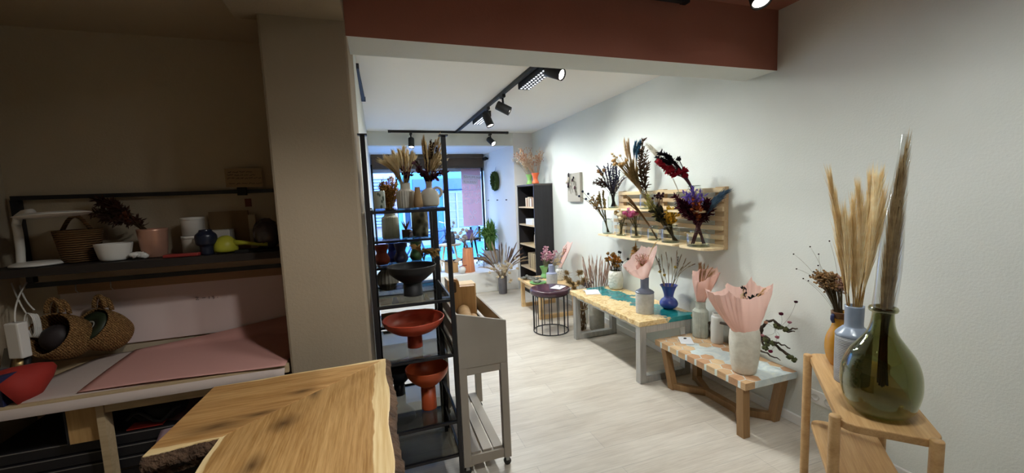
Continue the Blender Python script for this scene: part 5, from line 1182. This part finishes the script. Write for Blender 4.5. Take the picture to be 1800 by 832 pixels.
# ================================================================== live-edge oak counter
def slab_mat(name, axis, lo, hi, sap, knots=(), c=('8d6233', 'b0834c', 'c39a62')):
    t = NT(name); v = t.coord(); sx = t.n('SeparateXYZ'); t.l(v, sx.inputs[0]); ac = 1 - axis
    st = [9, 9, 9]; st[axis] = .9
    wob = t.noise(t.coord(), 3.2, 3); mp = t.n('Mapping'); mp.inputs['Scale'].default_value = st
    add = t.n('VectorMath', operation='ADD'); cmb = t.n('CombineXYZ'); t.l(t.math('MULTIPLY', wob, .10), cmb.inputs[ac]); t.l(v, add.inputs[0]); t.l(cmb.outputs[0], add.inputs[1])
    dv = add.outputs[0]
    kmask = None
    for (kx, ky, kr, el) in knots:
        s2_ = t.n('SeparateXYZ'); t.l(dv, s2_.inputs[0])
        dx = t.math('SUBTRACT', s2_.outputs[0], kx); dy = t.math('SUBTRACT', s2_.outputs[1], ky)
        if axis == 0: dx = t.math('DIVIDE', dx, el)
        else: dy = t.math('DIVIDE', dy, el)
        d = t.math('SQRT', t.math('ADD', t.math('MULTIPLY', dx, dx), t.math('MULTIPLY', dy, dy)))
        k = t.math('POWER', t.math('MAXIMUM', t.math('SUBTRACT', 1, t.math('DIVIDE', d, kr)), 0), 1.4)
        kmask = k if kmask is None else t.math('MAXIMUM', kmask, k)
    t.l(dv, mp.inputs[0]); g = t.noise(mp.outputs[0], 2.2, 6, .6, .5)
    st = [60, 60, 60]; st[axis] = 2.2; f = t.noise(t.coord(tuple(st)), 1.6, 3)
    st = [230, 230, 230]; st[axis] = 9; f2 = t.noise(t.coord(tuple(st)), 1.5, 2)
    col = t.ramp(g, [(.28, S(c[0])), (.5, S(c[1])), (.72, S(c[2]))])
    col = t.mix(.38, col, t.ramp(f, [(.35, S('8f6334')), (.62, S('cfa671'))])); col = t.mix(.22, col, t.ramp(f2, [(.4, S('7d5529')), (.6, S('c9a06a'))]))
    if kmask is not None: col = t.mix(t.math('MULTIPLY', kmask, .85), col, S('3f2a18'))
    a = sx.outputs[ac]; n = t.math('MULTIPLY', t.math('SUBTRACT', t.noise(t.coord(), 7, 3), .5), .03)
    e1 = t.math('SUBTRACT', t.math('ADD', a, n), lo); e2 = t.math('SUBTRACT', hi, t.math('ADD', a, n))
    m1 = t.math('MINIMUM', t.math('MAXIMUM', t.math('MULTIPLY', t.math('SUBTRACT', sap[0], e1), 260), 0), 1)
    m2 = t.math('MINIMUM', t.math('MAXIMUM', t.math('MULTIPLY', t.math('SUBTRACT', sap[1], e2), 260), 0), 1)
    sapc = t.ramp(f, [(.35, S('cfae78')), (.65, S('e3cb9a'))]); col = t.mix(t.math('MAXIMUM', m1, m2), col, sapc)
    return t.done(t.bsdf(col, .46, 0, .35, f2, .12, .002))
ct0 = V((-.26, 1.15, 0)); ZT, TH = .92, .06
cnt = thing('live_edge_counter', 'L shaped shop counter with mitred live edge oak slab top and rough bark edges', 'counter', ct0)
mi, mo = (-.497, 1.357), (-.014, 1.786)
def wav(p, q, n, a, sd):
    r = random.Random(sd); p, q = V((*p, 0)), V((*q, 0)); d = q-p; nn = V((d.y, -d.x, 0)).normalized()
    return [tuple((p + d*i/n + nn*(a*math.sin(i*.9+sd) + r.uniform(-a, a)*.6 if 0 < i < n else 0))[:2]) for i in range(n+1)]
wing = wav((-.674, 1.335), mi, 6, .003, 1) + [mo] + wav(mo, (-.646, 1.772), 12, .002, 2)[1:]
leg = wav((-.505, .42), mi, 18, .003, 3)[::-1] + wav((-.002, .42), mo, 24, .004, 4)
obj('slab', MB().prism(wing, ZT-TH, ZT), slab_mat('counter oak wing', 0, 1.335-ct0.y, 1.786-ct0.y, (.030, .022), ((-.27, .33, .055, 2.6), (-.05, .50, .035, 2.0), (-.16, .37, .03, 3.5))), cnt, bevel=.003, fix=True)
obj('slab', MB().prism(leg, ZT-TH, ZT), slab_mat('counter oak leg', 1, -.505-ct0.x, -.008-ct0.x, (.026, .052), ((-.02, .22, .06, 1.2), (.05, .40, .03, 2.2), (-.06, .02, .05, 1.6)), ('85602f', 'a57e48', 'b8935b')), cnt, bevel=.003, fix=True)
bkm = mat('oak bark', '3d2d21', '624a37', .95, ns=18, bump=1, bs=45, bd=.02); bkm2 = mat('inner bark', '5d4230', '7b5a3e', .9, ns=14, bump=.8, bs=60, bd=.01)
def barkstrip(name, edge, outx, outy, m, dep=.028, sd=5):
    r = random.Random(sd); vs = []; n = len(edge); P = 7
    for i, (x, y) in enumerate(edge):
        for k in range(P):
            t = k/(P-1); o = dep*math.sin(PI*.85*min(1, t*1.25)) - .003 + r.uniform(-.004, .004)*(1 if 0 < k else .2)
            vs.append((x + outx*o + r.uniform(-.002,.002), y + outy*o, ZT-.001 - (TH+.006)*t))
    return obj(name, MB().add(vs, [(i*P+k, (i+1)*P+k, (i+1)*P+k+1, i*P+k+1) for i in range(n-1) for k in range(P-1)], 0, True), m, cnt)
def dens(edge, k): return [tuple(V((*a,0)).lerp(V((*b,0)), j/k)[:2]) for a, b in zip(edge, edge[1:]) for j in range(k)] + [edge[-1]]
barkstrip('bark_edge', dens(wav((-.002, .42), mo, 24, .004, 4), 3), 1, 0, bkm, .026, 6)
barkstrip('bark_edge', dens(wav((-.674, 1.335), mi, 6, .003, 1), 5), 0, -1, bkm, .022, 7)
barkstrip('bark_edge', dens(wav((-.505, .42), mi, 18, .003, 3), 2), -1, 0, bkm2, .012, 8)
barkstrip('bark_edge', dens([mo, (-.646, 1.772)], 30), 0, 1, bkm2, .012, 9)
obj('plinth_cabinet', MB().box((-.46, .48, 0), (-.05, 1.70, ZT-TH-.001)), mat('dark counter panel', '2b2622', r=.7), cnt)
obj('wing_cabinet', MB().box((-.62, 1.42, 0), (-.4601, 1.70, ZT-TH-.001)), bpy.data.materials['dark counter panel'], cnt)
pk_ = wav((.0, .5), (.012, 1.40), 20, .004, 12)
obj('side_plank', MB().prismv([(x, y, .06) for x, y in ((-.045, .5), (-.045, 1.40))] + [(-.045, 1.40, .79), (-.045, .5, .79)], (.05, 0, 0)), slab_mat('counter plank', 1, -.3, .8, (.0, .0), (), ('a5804c', 'c2a068', 'd2b47e')), cnt, fix=True)
vs = []; r = random.Random(3)
for x, y in dens(pk_, 2):
    for k in range(8): vs.append((.006 + .018*math.sin(PI*min(1, k/7*.9+.08)) + r.uniform(-.004,.004), y, .79 - .73*k/7))
n = len(dens(pk_, 2)); obj('plank_bark', MB().add(vs, [(i*8+k, (i+1)*8+k, (i+1)*8+k+1, i*8+k+1) for i in range(n-1) for k in range(7)], 0, True), bkm, cnt)

# ================================================================== dark packing corner on the left
dkshelf = mat('dark stained shelf', '2b2420', '241e1b', .6, ns=4)
ws = thing('wall_shelf', 'dark shelf in a thin black metal frame on the back wall of the packing corner', 'shelf', (-1.05, 2.5, 1.37))
obj('board', MB().box((-1.655, 2.32, 1.335), (-.445, 2.60, 1.372)), dkshelf, ws, bevel=.002)
obj('top_bar', MB().box((-1.665, 2.585, 1.68), (-.446, 2.605, 1.70)), M['black'], ws)
obj('upright', MB().box((-1.665, 2.58, 1.3725), (-1.635, 2.61, 1.6795)), M['black'], ws)
obj('upright', MB().box((-1.60, 2.50, 1.285), (-1.575, 2.53, 1.3345)), M['black'], ws)
obj('hanging_rail', MB().box((-1.60, 2.49, 1.262), (-.446, 2.508, 1.284)), M['black'], ws)
one('wall_batten', 'light brown wooden batten along the wall below the hanging rail', 'batten', MB().box((-1.55, 2.595, 1.205), (-.445, 2.619, 1.252)), wood('batten wood', '8a6a4a', '9f7d5a', None, 0), (-1.0, 2.6, 1.205))
pb = thing('wall_panel', 'pale mauve board lining the wall above the packing table, with small pen marks', 'panel', (-1.0, 2.6, .90))
obj('board', MB().box((-1.55, 2.607, .91), (-.445, 2.619, 1.203)), mat('mauve board', 'd6c6c2', 'd0bfbb', .8, ns=2), pb)
pen = mat('pen ink', '2a2024', r=.7); mb = MB(); 
for k, q in enumerate(([(0,.012),(.006,.016),(.012,.012),(0,0),(.014,0)], [(.03,.008),(.045,.008)], [(.062,.014),(.062,0)], [(.075,.012),(.085,.012),(.078,.004),(.088,.002),(.08,-.003)], [(.10,.002),(.103,.004)])):
    mb.tube([(-.985+a, 2.6062, 1.105+b) for a, b in q], .0012, 4)
obj('pen_marks', mb, pen, pb)
# note card, clip and tag
nc = thing('note_card', 'handwritten brown card standing on the top bar of the wall shelf near the pillar', 'note', (-.70, 2.575, 1.70))
obj('card', MB().box((-.775, 2.574, 1.713), (-.60, 2.576, 1.815)), mat('brown card', '9c8566', r=.8), nc)
mb = MB(); r = random.Random(4)
for z, l_, x0 in ((1.796, .115, -.76), (1.779, .125, -.765), (1.762, .15, -.765), (1.732, .14, -.76)):
    x = x0
    while x < x0 + l_:
        w = r.uniform(.012, .03); pts = [(x + w*i/6, 2.5732, z + r.uniform(-.0035, .0035)) for i in range(7)]; mb.tube(pts, .0011, 4, False); x += w + .006
obj('handwriting', mb, pen, nc)
one('bulldog_clip', 'black clip on the top bar of the wall shelf under the handwritten card', 'clip', MB().box((-.725, 2.565, 1.668), (-.68, 2.584, 1.712)), M['blackm'], (-.70, 2.575, 1.668), bevel=.003)
one('paper_tag', 'small reddish brown tag on the wall below the black clip', 'tag', MB().box((-.705, 2.612, 1.605), (-.675, 2.6199, 1.65)), mat('rust tag', '6b3a2c', r=.8), (-.69, 2.615, 1.605))
SHZ = 1.3725
# desk lamp
wl_ = mat('white lamp plastic', 'd9d6d0', r=.35); lc = V((-1.50, 2.425, SHZ)); lt_ = thing('desk_lamp', 'white desk lamp with round base and flat disc head, left end of the wall shelf', 'lamp', lc)
obj('base', MB().lathe(smooth_prof([(.07, .0), (.088, .004), (.088, .012), (.07, .02)], 3) + [(0, .022)], lc, 40), wl_, lt_)
p0 = at(36, 462, 1.80); pts = [at(37, 464, 1.83), at(36, 440, 1.83), at(33, 415, 1.82), at(29, 395, 1.81), at(31, 383, 1.80), at(42, 375, 1.79), at(56, 373, 1.78)]
obj('arm', MB().tube(sum([bez(pts[i], pts[i], pts[i+1], 3)[:-1] for i in range(6)], []) + [pts[6]], .015, 14), wl_, lt_)
hc = at(94, 377.5, 1.78); obj('lamp_head', MB().lathe(smooth_prof([(.02, -.012), (.09, -.010), (.118, -.002), (.118, .003), (.09, .010)], 4) + [(0, .014)], hc, 44, axis=(-.06, .02, 1)), wl_, lt_)
# baskets
wk = NT('seagrass weave'); wv = wk.n('TexWave'); wv.bands_direction = 'DIAGONAL'; wv.inputs['Scale'].default_value = 45; wv.inputs['Distortion'].default_value = 6; wv.inputs['Detail Scale'].default_value = 3
wk.l(wk.coord(), wv.inputs['Vector']); weave = wk.done(wk.bsdf(wk.ramp(wv.outputs['Fac'], [(.2, S('6d4c2c')), (.55, S('9c7444')), (.9, S('b58d5a'))]), .85, 0, .2, wv.outputs['Fac'], .9, .008))
wk = NT('wicker bands'); wv = wk.n('TexWave'); wv.bands_direction = 'Z'; wv.inputs['Scale'].default_value = 30; wv.inputs['Distortion'].default_value = 2
wk.l(wk.coord(), wv.inputs['Vector']); wick = wk.done(wk.bsdf(wk.ramp(wv.outputs['Fac'], [(.2, S('5a4028')), (.8, S('8d6a42'))]), .85, 0, .2, wv.outputs['Fac'], 1, .01))
bs_ = V((-1.37, 2.475, SHZ+.001)); bk1 = thing('wicker_basket', 'brown wicker basket with a loop handle standing on the wall shelf beside the lamp', 'basket', bs_)
obj('body', MB().lathe(vessel([(.062, 0), (.066, .01), (.082, .12), (.087, .155)], .007), bs_, 40), wick, bk1)
obj('handle', MB().tube([bs_ + V((-.06 + .11*i/8 - .01, .02, .15 + .07*math.sin(PI*i/8))) for i in range(9)], .009, 8), wick, bk1)
vase('white_bowl', 'white ceramic bowl cup on the wall shelf between basket and copper vase', 'bowl', (-1.215, 2.42, SHZ+.001), [(.045, 0), (.056, .012), (.068, .07), (.069, .082)], wl_)
one('white_cloth', 'crumpled white cloth beside the copper vase on the wall shelf', 'cloth', (lambda m: [m.blob(p, (.02, .018, .014), 2, .25) for p in around((-1.115, 2.40, SHZ+.02), .025, .006, 6)] and m)(MB()), wl_, (-1.115, 2.40, SHZ))
cv = V((-1.075, 2.46, SHZ+.001)); cop = mat('rose copper', 'c79a86', 'b98873', .35, .45, ns=4)
vase('copper_vase', 'rosy copper cylinder vase on the wall shelf holding dark protea', 'vase', cv, [(.046, 0), (.050, .004), (.060, .13), (.062, .142)], cop, sm=False)
st = []; D = 1.98
for x, y in ((168,350),(176,356),(185,358),(195,364),(205,370)): st.append((at(x, y, D), 'feather', (.14, .04), pl('5a3a30', '452c24'), dkstem, dict(sr=.003)))
for x, y in ((162,376),(170,380),(180,384),(190,388),(200,392)): st.append((at(x, y, D), 'feather', (.12, .032), pl('4f3a34', '5f463c'), dkstem, dict(sr=.003)))
for x, y in ((216,381),(222,378),(228,388)): st.append((at(x, y, D), 'ball', .016, pl('8d5540', '7a4634'), dkstem))
bunch('dried_bouquet', 'dark reddish brown leafy bunch leaning left out of the copper vase on the wall shelf', 'dried flowers', cv + V((0,0,.02)), cv + V((-.01,0,.14)), .03, st)
for k, (x, z, lb) in enumerate(((-.925, 0, 'lower white tin of the stack on the wall shelf'), (-.925, .0955, 'upper white tin of the stack on the wall shelf'))):
    t_ = thing('white_tin', lb, 'tin', (x, 2.52, SHZ+.001+z), 'white tins'); r_ = (.055, .05)[k]
    obj('can', MB().lathe([(r_, 0), (r_, .085), (r_*.98, .088), (0, .088)], (x, 2.52, SHZ+.001+z), 32), wl_, t_); obj('lid', MB().lathe([(r_*1.03, .078), (r_*1.03, .092), (0, .094)], (x, 2.52, SHZ+.001+z), 32), M['white'], t_)
one('white_box', 'low white box behind the dark jug on the wall shelf', 'box', MB().box((-.87, 2.50, SHZ+.001), (-.76, 2.58, SHZ+.115)), wl_, (-.8, 2.54, SHZ), bevel=.003)
vase('blue_jug', 'small blue black jug with white foot on the wall shelf next to the yellow sprayer', 'jug', (-.83, 2.39, SHZ+.001), [(.028, 0), (.030, .04), (.044, .055), (.046, .095), (.03, .115), (.026, .125)], mat('midnight glaze', '1c2030', r=.3))
one('red_tray', 'flat red strip lying on the wall shelf in front of the white tins', 'tray', MB().box((-1.0, 2.345, SHZ+.001), (-.855, 2.385, SHZ+.016)), mat('red plastic', '8a2f2a', r=.5), (-.93, 2.36, SHZ), bevel=.004)
yg = mat('chartreuse plastic', 'b5b43a', 'a5a632', .45, ns=4); wc = V((-.755, 2.41, SHZ+.001)); yw = thing('plant_sprayer', 'yellow green sprayer with a long thin spout lying on the wall shelf', 'sprayer', wc)
obj('body', MB().lathe(smooth_prof([(.03, 0), (.052, .012), (.05, .05), (.03, .078), (.012, .088)], 4), wc, 32), yg, yw)
obj('spout', MB().tube([wc + V((.04, -.01, .05)), wc + V((.09, -.01, .045)), wc + V((.15, -.01, .032)), wc + V((.19, -.01, .03))], [.016, .010, .008, .011], 10), yg, yw)
one('leaning_board', 'brown card board leaning on the wall behind the yellow sprayer', 'board', MB().box((-.875, 2.588, SHZ+.001), (-.69, 2.600, 1.585)), mat('brown board', '7d6648', r=.85), (-.78, 2.59, SHZ))
one('white_strip', 'narrow white upright strip next to the leaning brown board', 'strip', MB().box((-.688, 2.575, SHZ+.001), (-.655, 2.590, 1.56)), mat('ivory strip', 'b5a78e', r=.8), (-.67, 2.58, SHZ))
mb = MB(); bp = V((-.575, 2.45, SHZ))
vs, fs = ico(3); mb.add([bp + V((p.x*.062 + MN.noise(p*3)*.012, p.y*.06 + MN.noise(p*3+V((5,0,0)))*.012, .085 + p.z*.083 + MN.noise(p*3+V((0,5,0)))*.012)) for p in vs], fs, 0, True)
one('foil_bag', 'crumpled dark shiny bag on the wall shelf next to the pillar', 'bag', mb, mat('dark foil', '3c3236', '574a4c', .25, ns=9, spec=.6), bp)
one('paper_knife', 'thin tool with black handle lying on the shelf under the foil bag', 'tool', MB().box((-.70, 2.345, SHZ+.001), (-.64, 2.362, SHZ+.015)).box((-.64, 2.349, SHZ+.005), (-.54, 2.358, SHZ+.009)), M['blackm'], (-.65, 2.35, SHZ))
# hanging baskets
def hang_basket(label, open_c, axis, r, dep, hook, inner):
    o = V(open_c); a = V(axis).normalized(); b = o - a*dep; root = thing('seagrass_basket', label, 'basket', b)
    obj('body', MB().lathe(vessel(smooth_prof([(r*.62, 0), (r*.86, dep*.12), (r*1.02, dep*.45), (r*1.04, dep*.7), (r, dep)], 5), .008), b, 44, axis=a), weave, root)
    u = V((0,0,1)) - a*a.z; u.normalize(); s = a.cross(u)
    for k, (rr, off) in enumerate(((r*.34, 0), (r*.34, r*.35))):
        c0 = o + u*r - s*off*.0 - a*off
        pts = [c0 + (s*math.cos(PI*i/10)*rr + V((0,0,1))*math.sin(PI*i/10)*rr*1.9) for i in range(11)]; obj('handle', MB().tube(pts, .010, 8), weave, root)
    obj('hook', MB().tube([V(hook), V(hook) + V((0,-.004,-.03)), V(hook) + V((.012,-.004,-.045))], .002, 5), M['steel'], root)
    return o, a, b
o_, a_, b_ = hang_basket('right hand seagrass basket hanging tilted from the rail, a dark green ribbon roll inside', at(157, 573, 1.93), (-.19, -.43, .36), .092, .17, (-1.285, 2.495, 1.262), None)
rr = thing('ribbon_roll', 'dark green ribbon roll with a pale ringed core, lying in the right hand hanging basket', 'ribbon', o_ - a_*.03)
obj('roll', MB().lathe([(.022, 0), (.072, 0), (.072, .03), (.022, .03), (.022, 0)], o_ - a_*.03, 40, axis=a_), mat('dark green satin', '28301f', r=.5), rr)
obj('core', MB().lathe([(.018, 0), (.024, 0), (.024, .032), (.018, .032), (.018, 0)], o_ - a_*.03, 28, axis=a_), mat('pale core', '8d8a80', r=.7), rr)
o_, a_, b_ = hang_basket('left hand seagrass basket hanging tilted from the rail, dark odds and ends inside', at(82, 588, 1.80), (-.12, -.5, .28), .098, .17, (-1.42, 2.495, 1.262), None)
one('black_pouch', 'black pouch with a red and white label stuffed in the left hand hanging basket', 'pouch', MB().blob(o_ - a_*.05 + V((0,0,-.01)), (.062, .05, .062), 3, .05).blob(o_ - a_*.02 + V((.01, -.0, -.05)), (.022, .012, .010), 2, .05, 0), mat('black nylon', '221d1e', '2e2627', .6, ns=8), o_ - a_*.05)
# adapter and cables
pa = thing('power_adapter', 'white power adapter with coiled white cables hanging at the left end of the rail', 'adapter', (-1.5, 2.40, 1.08))
c = at(32, 598, 1.72); obj('block', MB().obox(c, rtv*.030, V((-rtv.y, rtv.x, 0))*.02, (0, 0, .078)), wl_, pa, bevel=.006)
cb = MB(); top = at(47, 497, 1.85)
cb.tube(bez(c + V((0,0,.078)), c + V((.0, 0, .16)), top, 8), .003, 6); cb.tube(bez(at(20, 498, 1.85), at(36, 540, 1.80), at(50, 556, 1.80), 8), .003, 6); cb.tube(bez(at(35, 502, 1.85), at(42, 530, 1.82), at(60, 545, 1.80), 8), .003, 6)
for k in range(5):
    q = at(52 + k*1.8, 572 + k, 1.80); cb.tube([q + rtv*.022*math.cos(a)*(1-.1*k) + V((0, .006*k, .055*math.sin(a))) for a in [2*PI*i/20 for i in range(20)]], .003, 6, closed=True)
obj('cable', cb, wl_, pa)
# packing table
tbw = wood('raw table edge', 'a5906e', 'bda684', 'c7b391', 0)
pt = thing('packing_table', 'long pale packing table against the wall of the dark corner', 'table', (-1.05, 2.3, 0))
obj('tabletop', MB().box((-1.69, 2.035, .83), (-.445, 2.600, .866)), tbw, pt, bevel=.002)
for x in (-1.17, -.52): obj('leg', MB().box((x, 2.06, 0), (x+.026, 2.11, .8295)), tbw, pt)
for x in (-1.66, -.52): obj('leg', MB().box((x, 2.53, 0), (x+.05, 2.58, .8295)), tbw, pt)
obj('under_rail', MB().box((-1.143, 2.065, .77), (-.5205, 2.095, .8295)), tbw, pt); obj('lower_shelf', MB().box((-1.66, 2.115, .30), (-.47, 2.529, .325)), dkshelf, pt)
def sheet(name, label, corners, n, m, fn):
    a, b, c, d = [V(p) for p in corners]; mb = MB(); vs = []
    for i in range(n+1):
        for j in range(n+1):
            s, t = i/n, j/n; p = a.lerp(b, s).lerp(d.lerp(c, s), t); vs.append(p + fn(s, t))
    mb.add(vs, [(i*(n+1)+j, (i+1)*(n+1)+j, (i+1)*(n+1)+j+1, i*(n+1)+j+1) for i in range(n) for j in range(n)], 0, True)
    o = one(name, label, 'paper', mb, m, a); sm = o.modifiers.new('thick', 'SOLIDIFY'); sm.thickness = .0012; sm.offset = 1; return o
wp_ = paper('white wrapping paper', 'cbbcb4', .15); pp = paper('dusty pink paper', 'd3a097', .15); pp2 = paper('mauve paper', 'a98f96', .2)
sheet('wrapping_paper', 'large white wrapping sheet covering the packing table, its front edge hanging over', ((-1.55, 2.015, .868), (-.46, 2.015, .868), (-.46, 2.585, .868), (-1.40, 2.585, .868)), 24, wp_, lambda s, t: V((0, -.004*(t < .08), -.045*max(0, (.06-t)/.06)*(1 if s > .03 else .6) + .002*math.sin(s*9)*t)))
sheet('tissue_paper', 'wide dusty pink tissue sheet lying on the packing table up to the wall', ((-1.22, 2.06, .8705), (-.455, 2.02, .8705), (-.455, 2.588, .8705), (-1.27, 2.588, .8705)), 24, pp, lambda s, t: V((0, 0, .004*math.sin(s*5+t*3) + .004 + .095*max(0, (t-.94)/.06)*s)))
# red cone, tape, blue box
rc = at(45, 700, 1.52); e = at(88, 634, 1.72)
red = mat('red felt', '9c2a20', '8d241c', .75, ns=6)
d = (at(60, 690, 1.62) - at(88, 640, 1.70)); cone = thing('red_cone', 'red fabric cone lying tilted on the left end of the packing table', 'cone', at(60, 690, 1.62))
obj('cone', MB().lathe([(.012, 0), (.04, .03), (.075, .09), (.10, .16), (.098, .16), (.072, .09), (.036, .03), (.0, .006)], at(97, 640, 1.72) , 40, axis=(-.55, -.50, -.35)), red, cone)
tp = thing('tape_roll', 'black and gold roll of tape lying behind the red fabric cone', 'tape', at(52, 640, 1.78)); c = at(52, 640, 1.78); ax_ = V((-.75, -.55, .2))
obj('roll', MB().lathe([(.026, 0), (.05, 0), (.05, .022), (.026, .022), (.026, 0)], c, 32, axis=ax_), M['blackm'], tp); obj('gold_band', MB().lathe([(.05, 0), (.0512, .002), (.0512, .02), (.05, .022)], c + ax_.normalized()*.022, 32, axis=ax_), mat('gold foil', '9c8558', r=.35, metal=.7), tp)
one('blue_box', 'dark navy box at the left end of the packing table', 'box', MB().obox(at(8, 682, 1.60) , rtv*.05, V((-rtv.y, rtv.x, 0))*.05, (0, 0, .062)), mat('navy card', '1f2346', r=.5), at(8, 682, 1.60), bevel=.003)
one('grey_ruler', 'grey angled metal ruler propped behind the navy box', 'ruler', MB().beam(at(6, 668, 1.72), at(16, 612, 1.76), .03, .004), mat('grey metal', '6d6c6a', r=.4, metal=.5), at(4, 650, 1.75))
# under the table
pbk = mat('black card', '17161a', r=.6)
for k in range(6):
    z = .326 + k*.052
    cs = thing('card_stack', ('lowest', 'second', 'third', 'fourth', 'fifth', 'topmost')[k] + ' flat black carton of the pile under the packing table', 'carton', (-1.1, 2.3, z), 'black cartons under the packing table')
    obj('carton', MB().box((-1.62 + .012*(k % 2), 2.122 + .006*(k % 3), z), (-.70 - .01*(k % 3), 2.51, z+.048)), pbk, cs, bevel=.002)
    obj('pale_edge', MB().box((-1.60, 2.1195 + .006*(k % 3), z+.042), (-.72 - .01*(k % 3), 2.122 + .006*(k % 3), z+.0455)), mat('grey paper edge', '6f6a66', r=.8) if 'grey paper edge' not in bpy.data.materials else bpy.data.materials['grey paper edge'], cs)
tz = .639
sheet('tissue_paper', 'mauve tissue sheet drooping from the pile under the packing table', ((-.98, 1.93, .50), (-.66, 1.95, .56), (-.66, 2.45, .652), (-1.02, 2.45, .652)), 18, pp2, lambda s, t: V((0, 0, .15*(1-(1-t)**2)*(1-t) + .0)))
one('red_paper', 'small folded red sheet on the pile under the packing table', 'paper', MB().box((-1.12, 2.14, tz+.001), (-.99, 2.2, tz+.006)), red, (-1.05, 2.17, tz))
fr = thing('framed_board', 'black edged wooden board standing under the packing table', 'board', (-1.27, 2.09, tz))
c = V((-1.235, 2.10, tz+.085)); obj('panel', MB().obox(c, (.052, 0, 0), (0, .005, 0), (0, 0, .08)), wood('pale panel', 'a5814f', 'c09a66', None, 2), fr)
obj('edge', MB().beam(c + V((-.056, 0, -.084)), c + V((-.056, 0, .084)), .012, .008, (1,0,0)).beam(c + V((.056, 0, -.084)), c + V((.056, 0, .084)), .012, .008, (1,0,0)).beam(c + V((-.056, 0, .084)), c + V((.056, 0, .084)), .012, .008), pbk, fr)
mb = MB(); c = V((-1.02, 2.20, tz+.055)); vs, fs = ico(3); mb.add([c + V((p.x*.11 + MN.noise(p*2)*.02, p.y*.05, p.z*.05 + MN.noise(p*3+V((3,1,0)))*.012)) for p in vs], fs, 0, True)
bgk = thing('black_bag', 'black cloth bag slumped on the pile under the packing table', 'bag', (-1.02, 2.20, tz)); obj('body', mb, mat('black cloth', '141316', r=.9), bgk)
obj('strap', MB().tube([c + V((-.10 + .2*i/8, -.05, -.01 + .03*math.sin(i))) for i in range(9)], .008, 6), M['blackm'], bgk)
# wall socket
so = thing('wall_socket', 'white socket plate low on the right wall behind the oak console', 'socket', (2.57, 1.68, .25))
obj('plate', MB().box((2.566, 1.60, .205), (2.5765, 1.76, .29)), M['white'], so, bevel=.003)
for y in (1.64, 1.72): obj('socket_well', MB().lathe([(.024, .0), (.024, .004), (.020, .004), (.019, .0015), (0, .0015)], (2.5662, y, .2475), 24, axis=(-1, 0, 0)), mat('grey plastic', 'd3d2ce', r=.5) if 'grey plastic' not in bpy.data.materials else bpy.data.materials['grey plastic'], so)
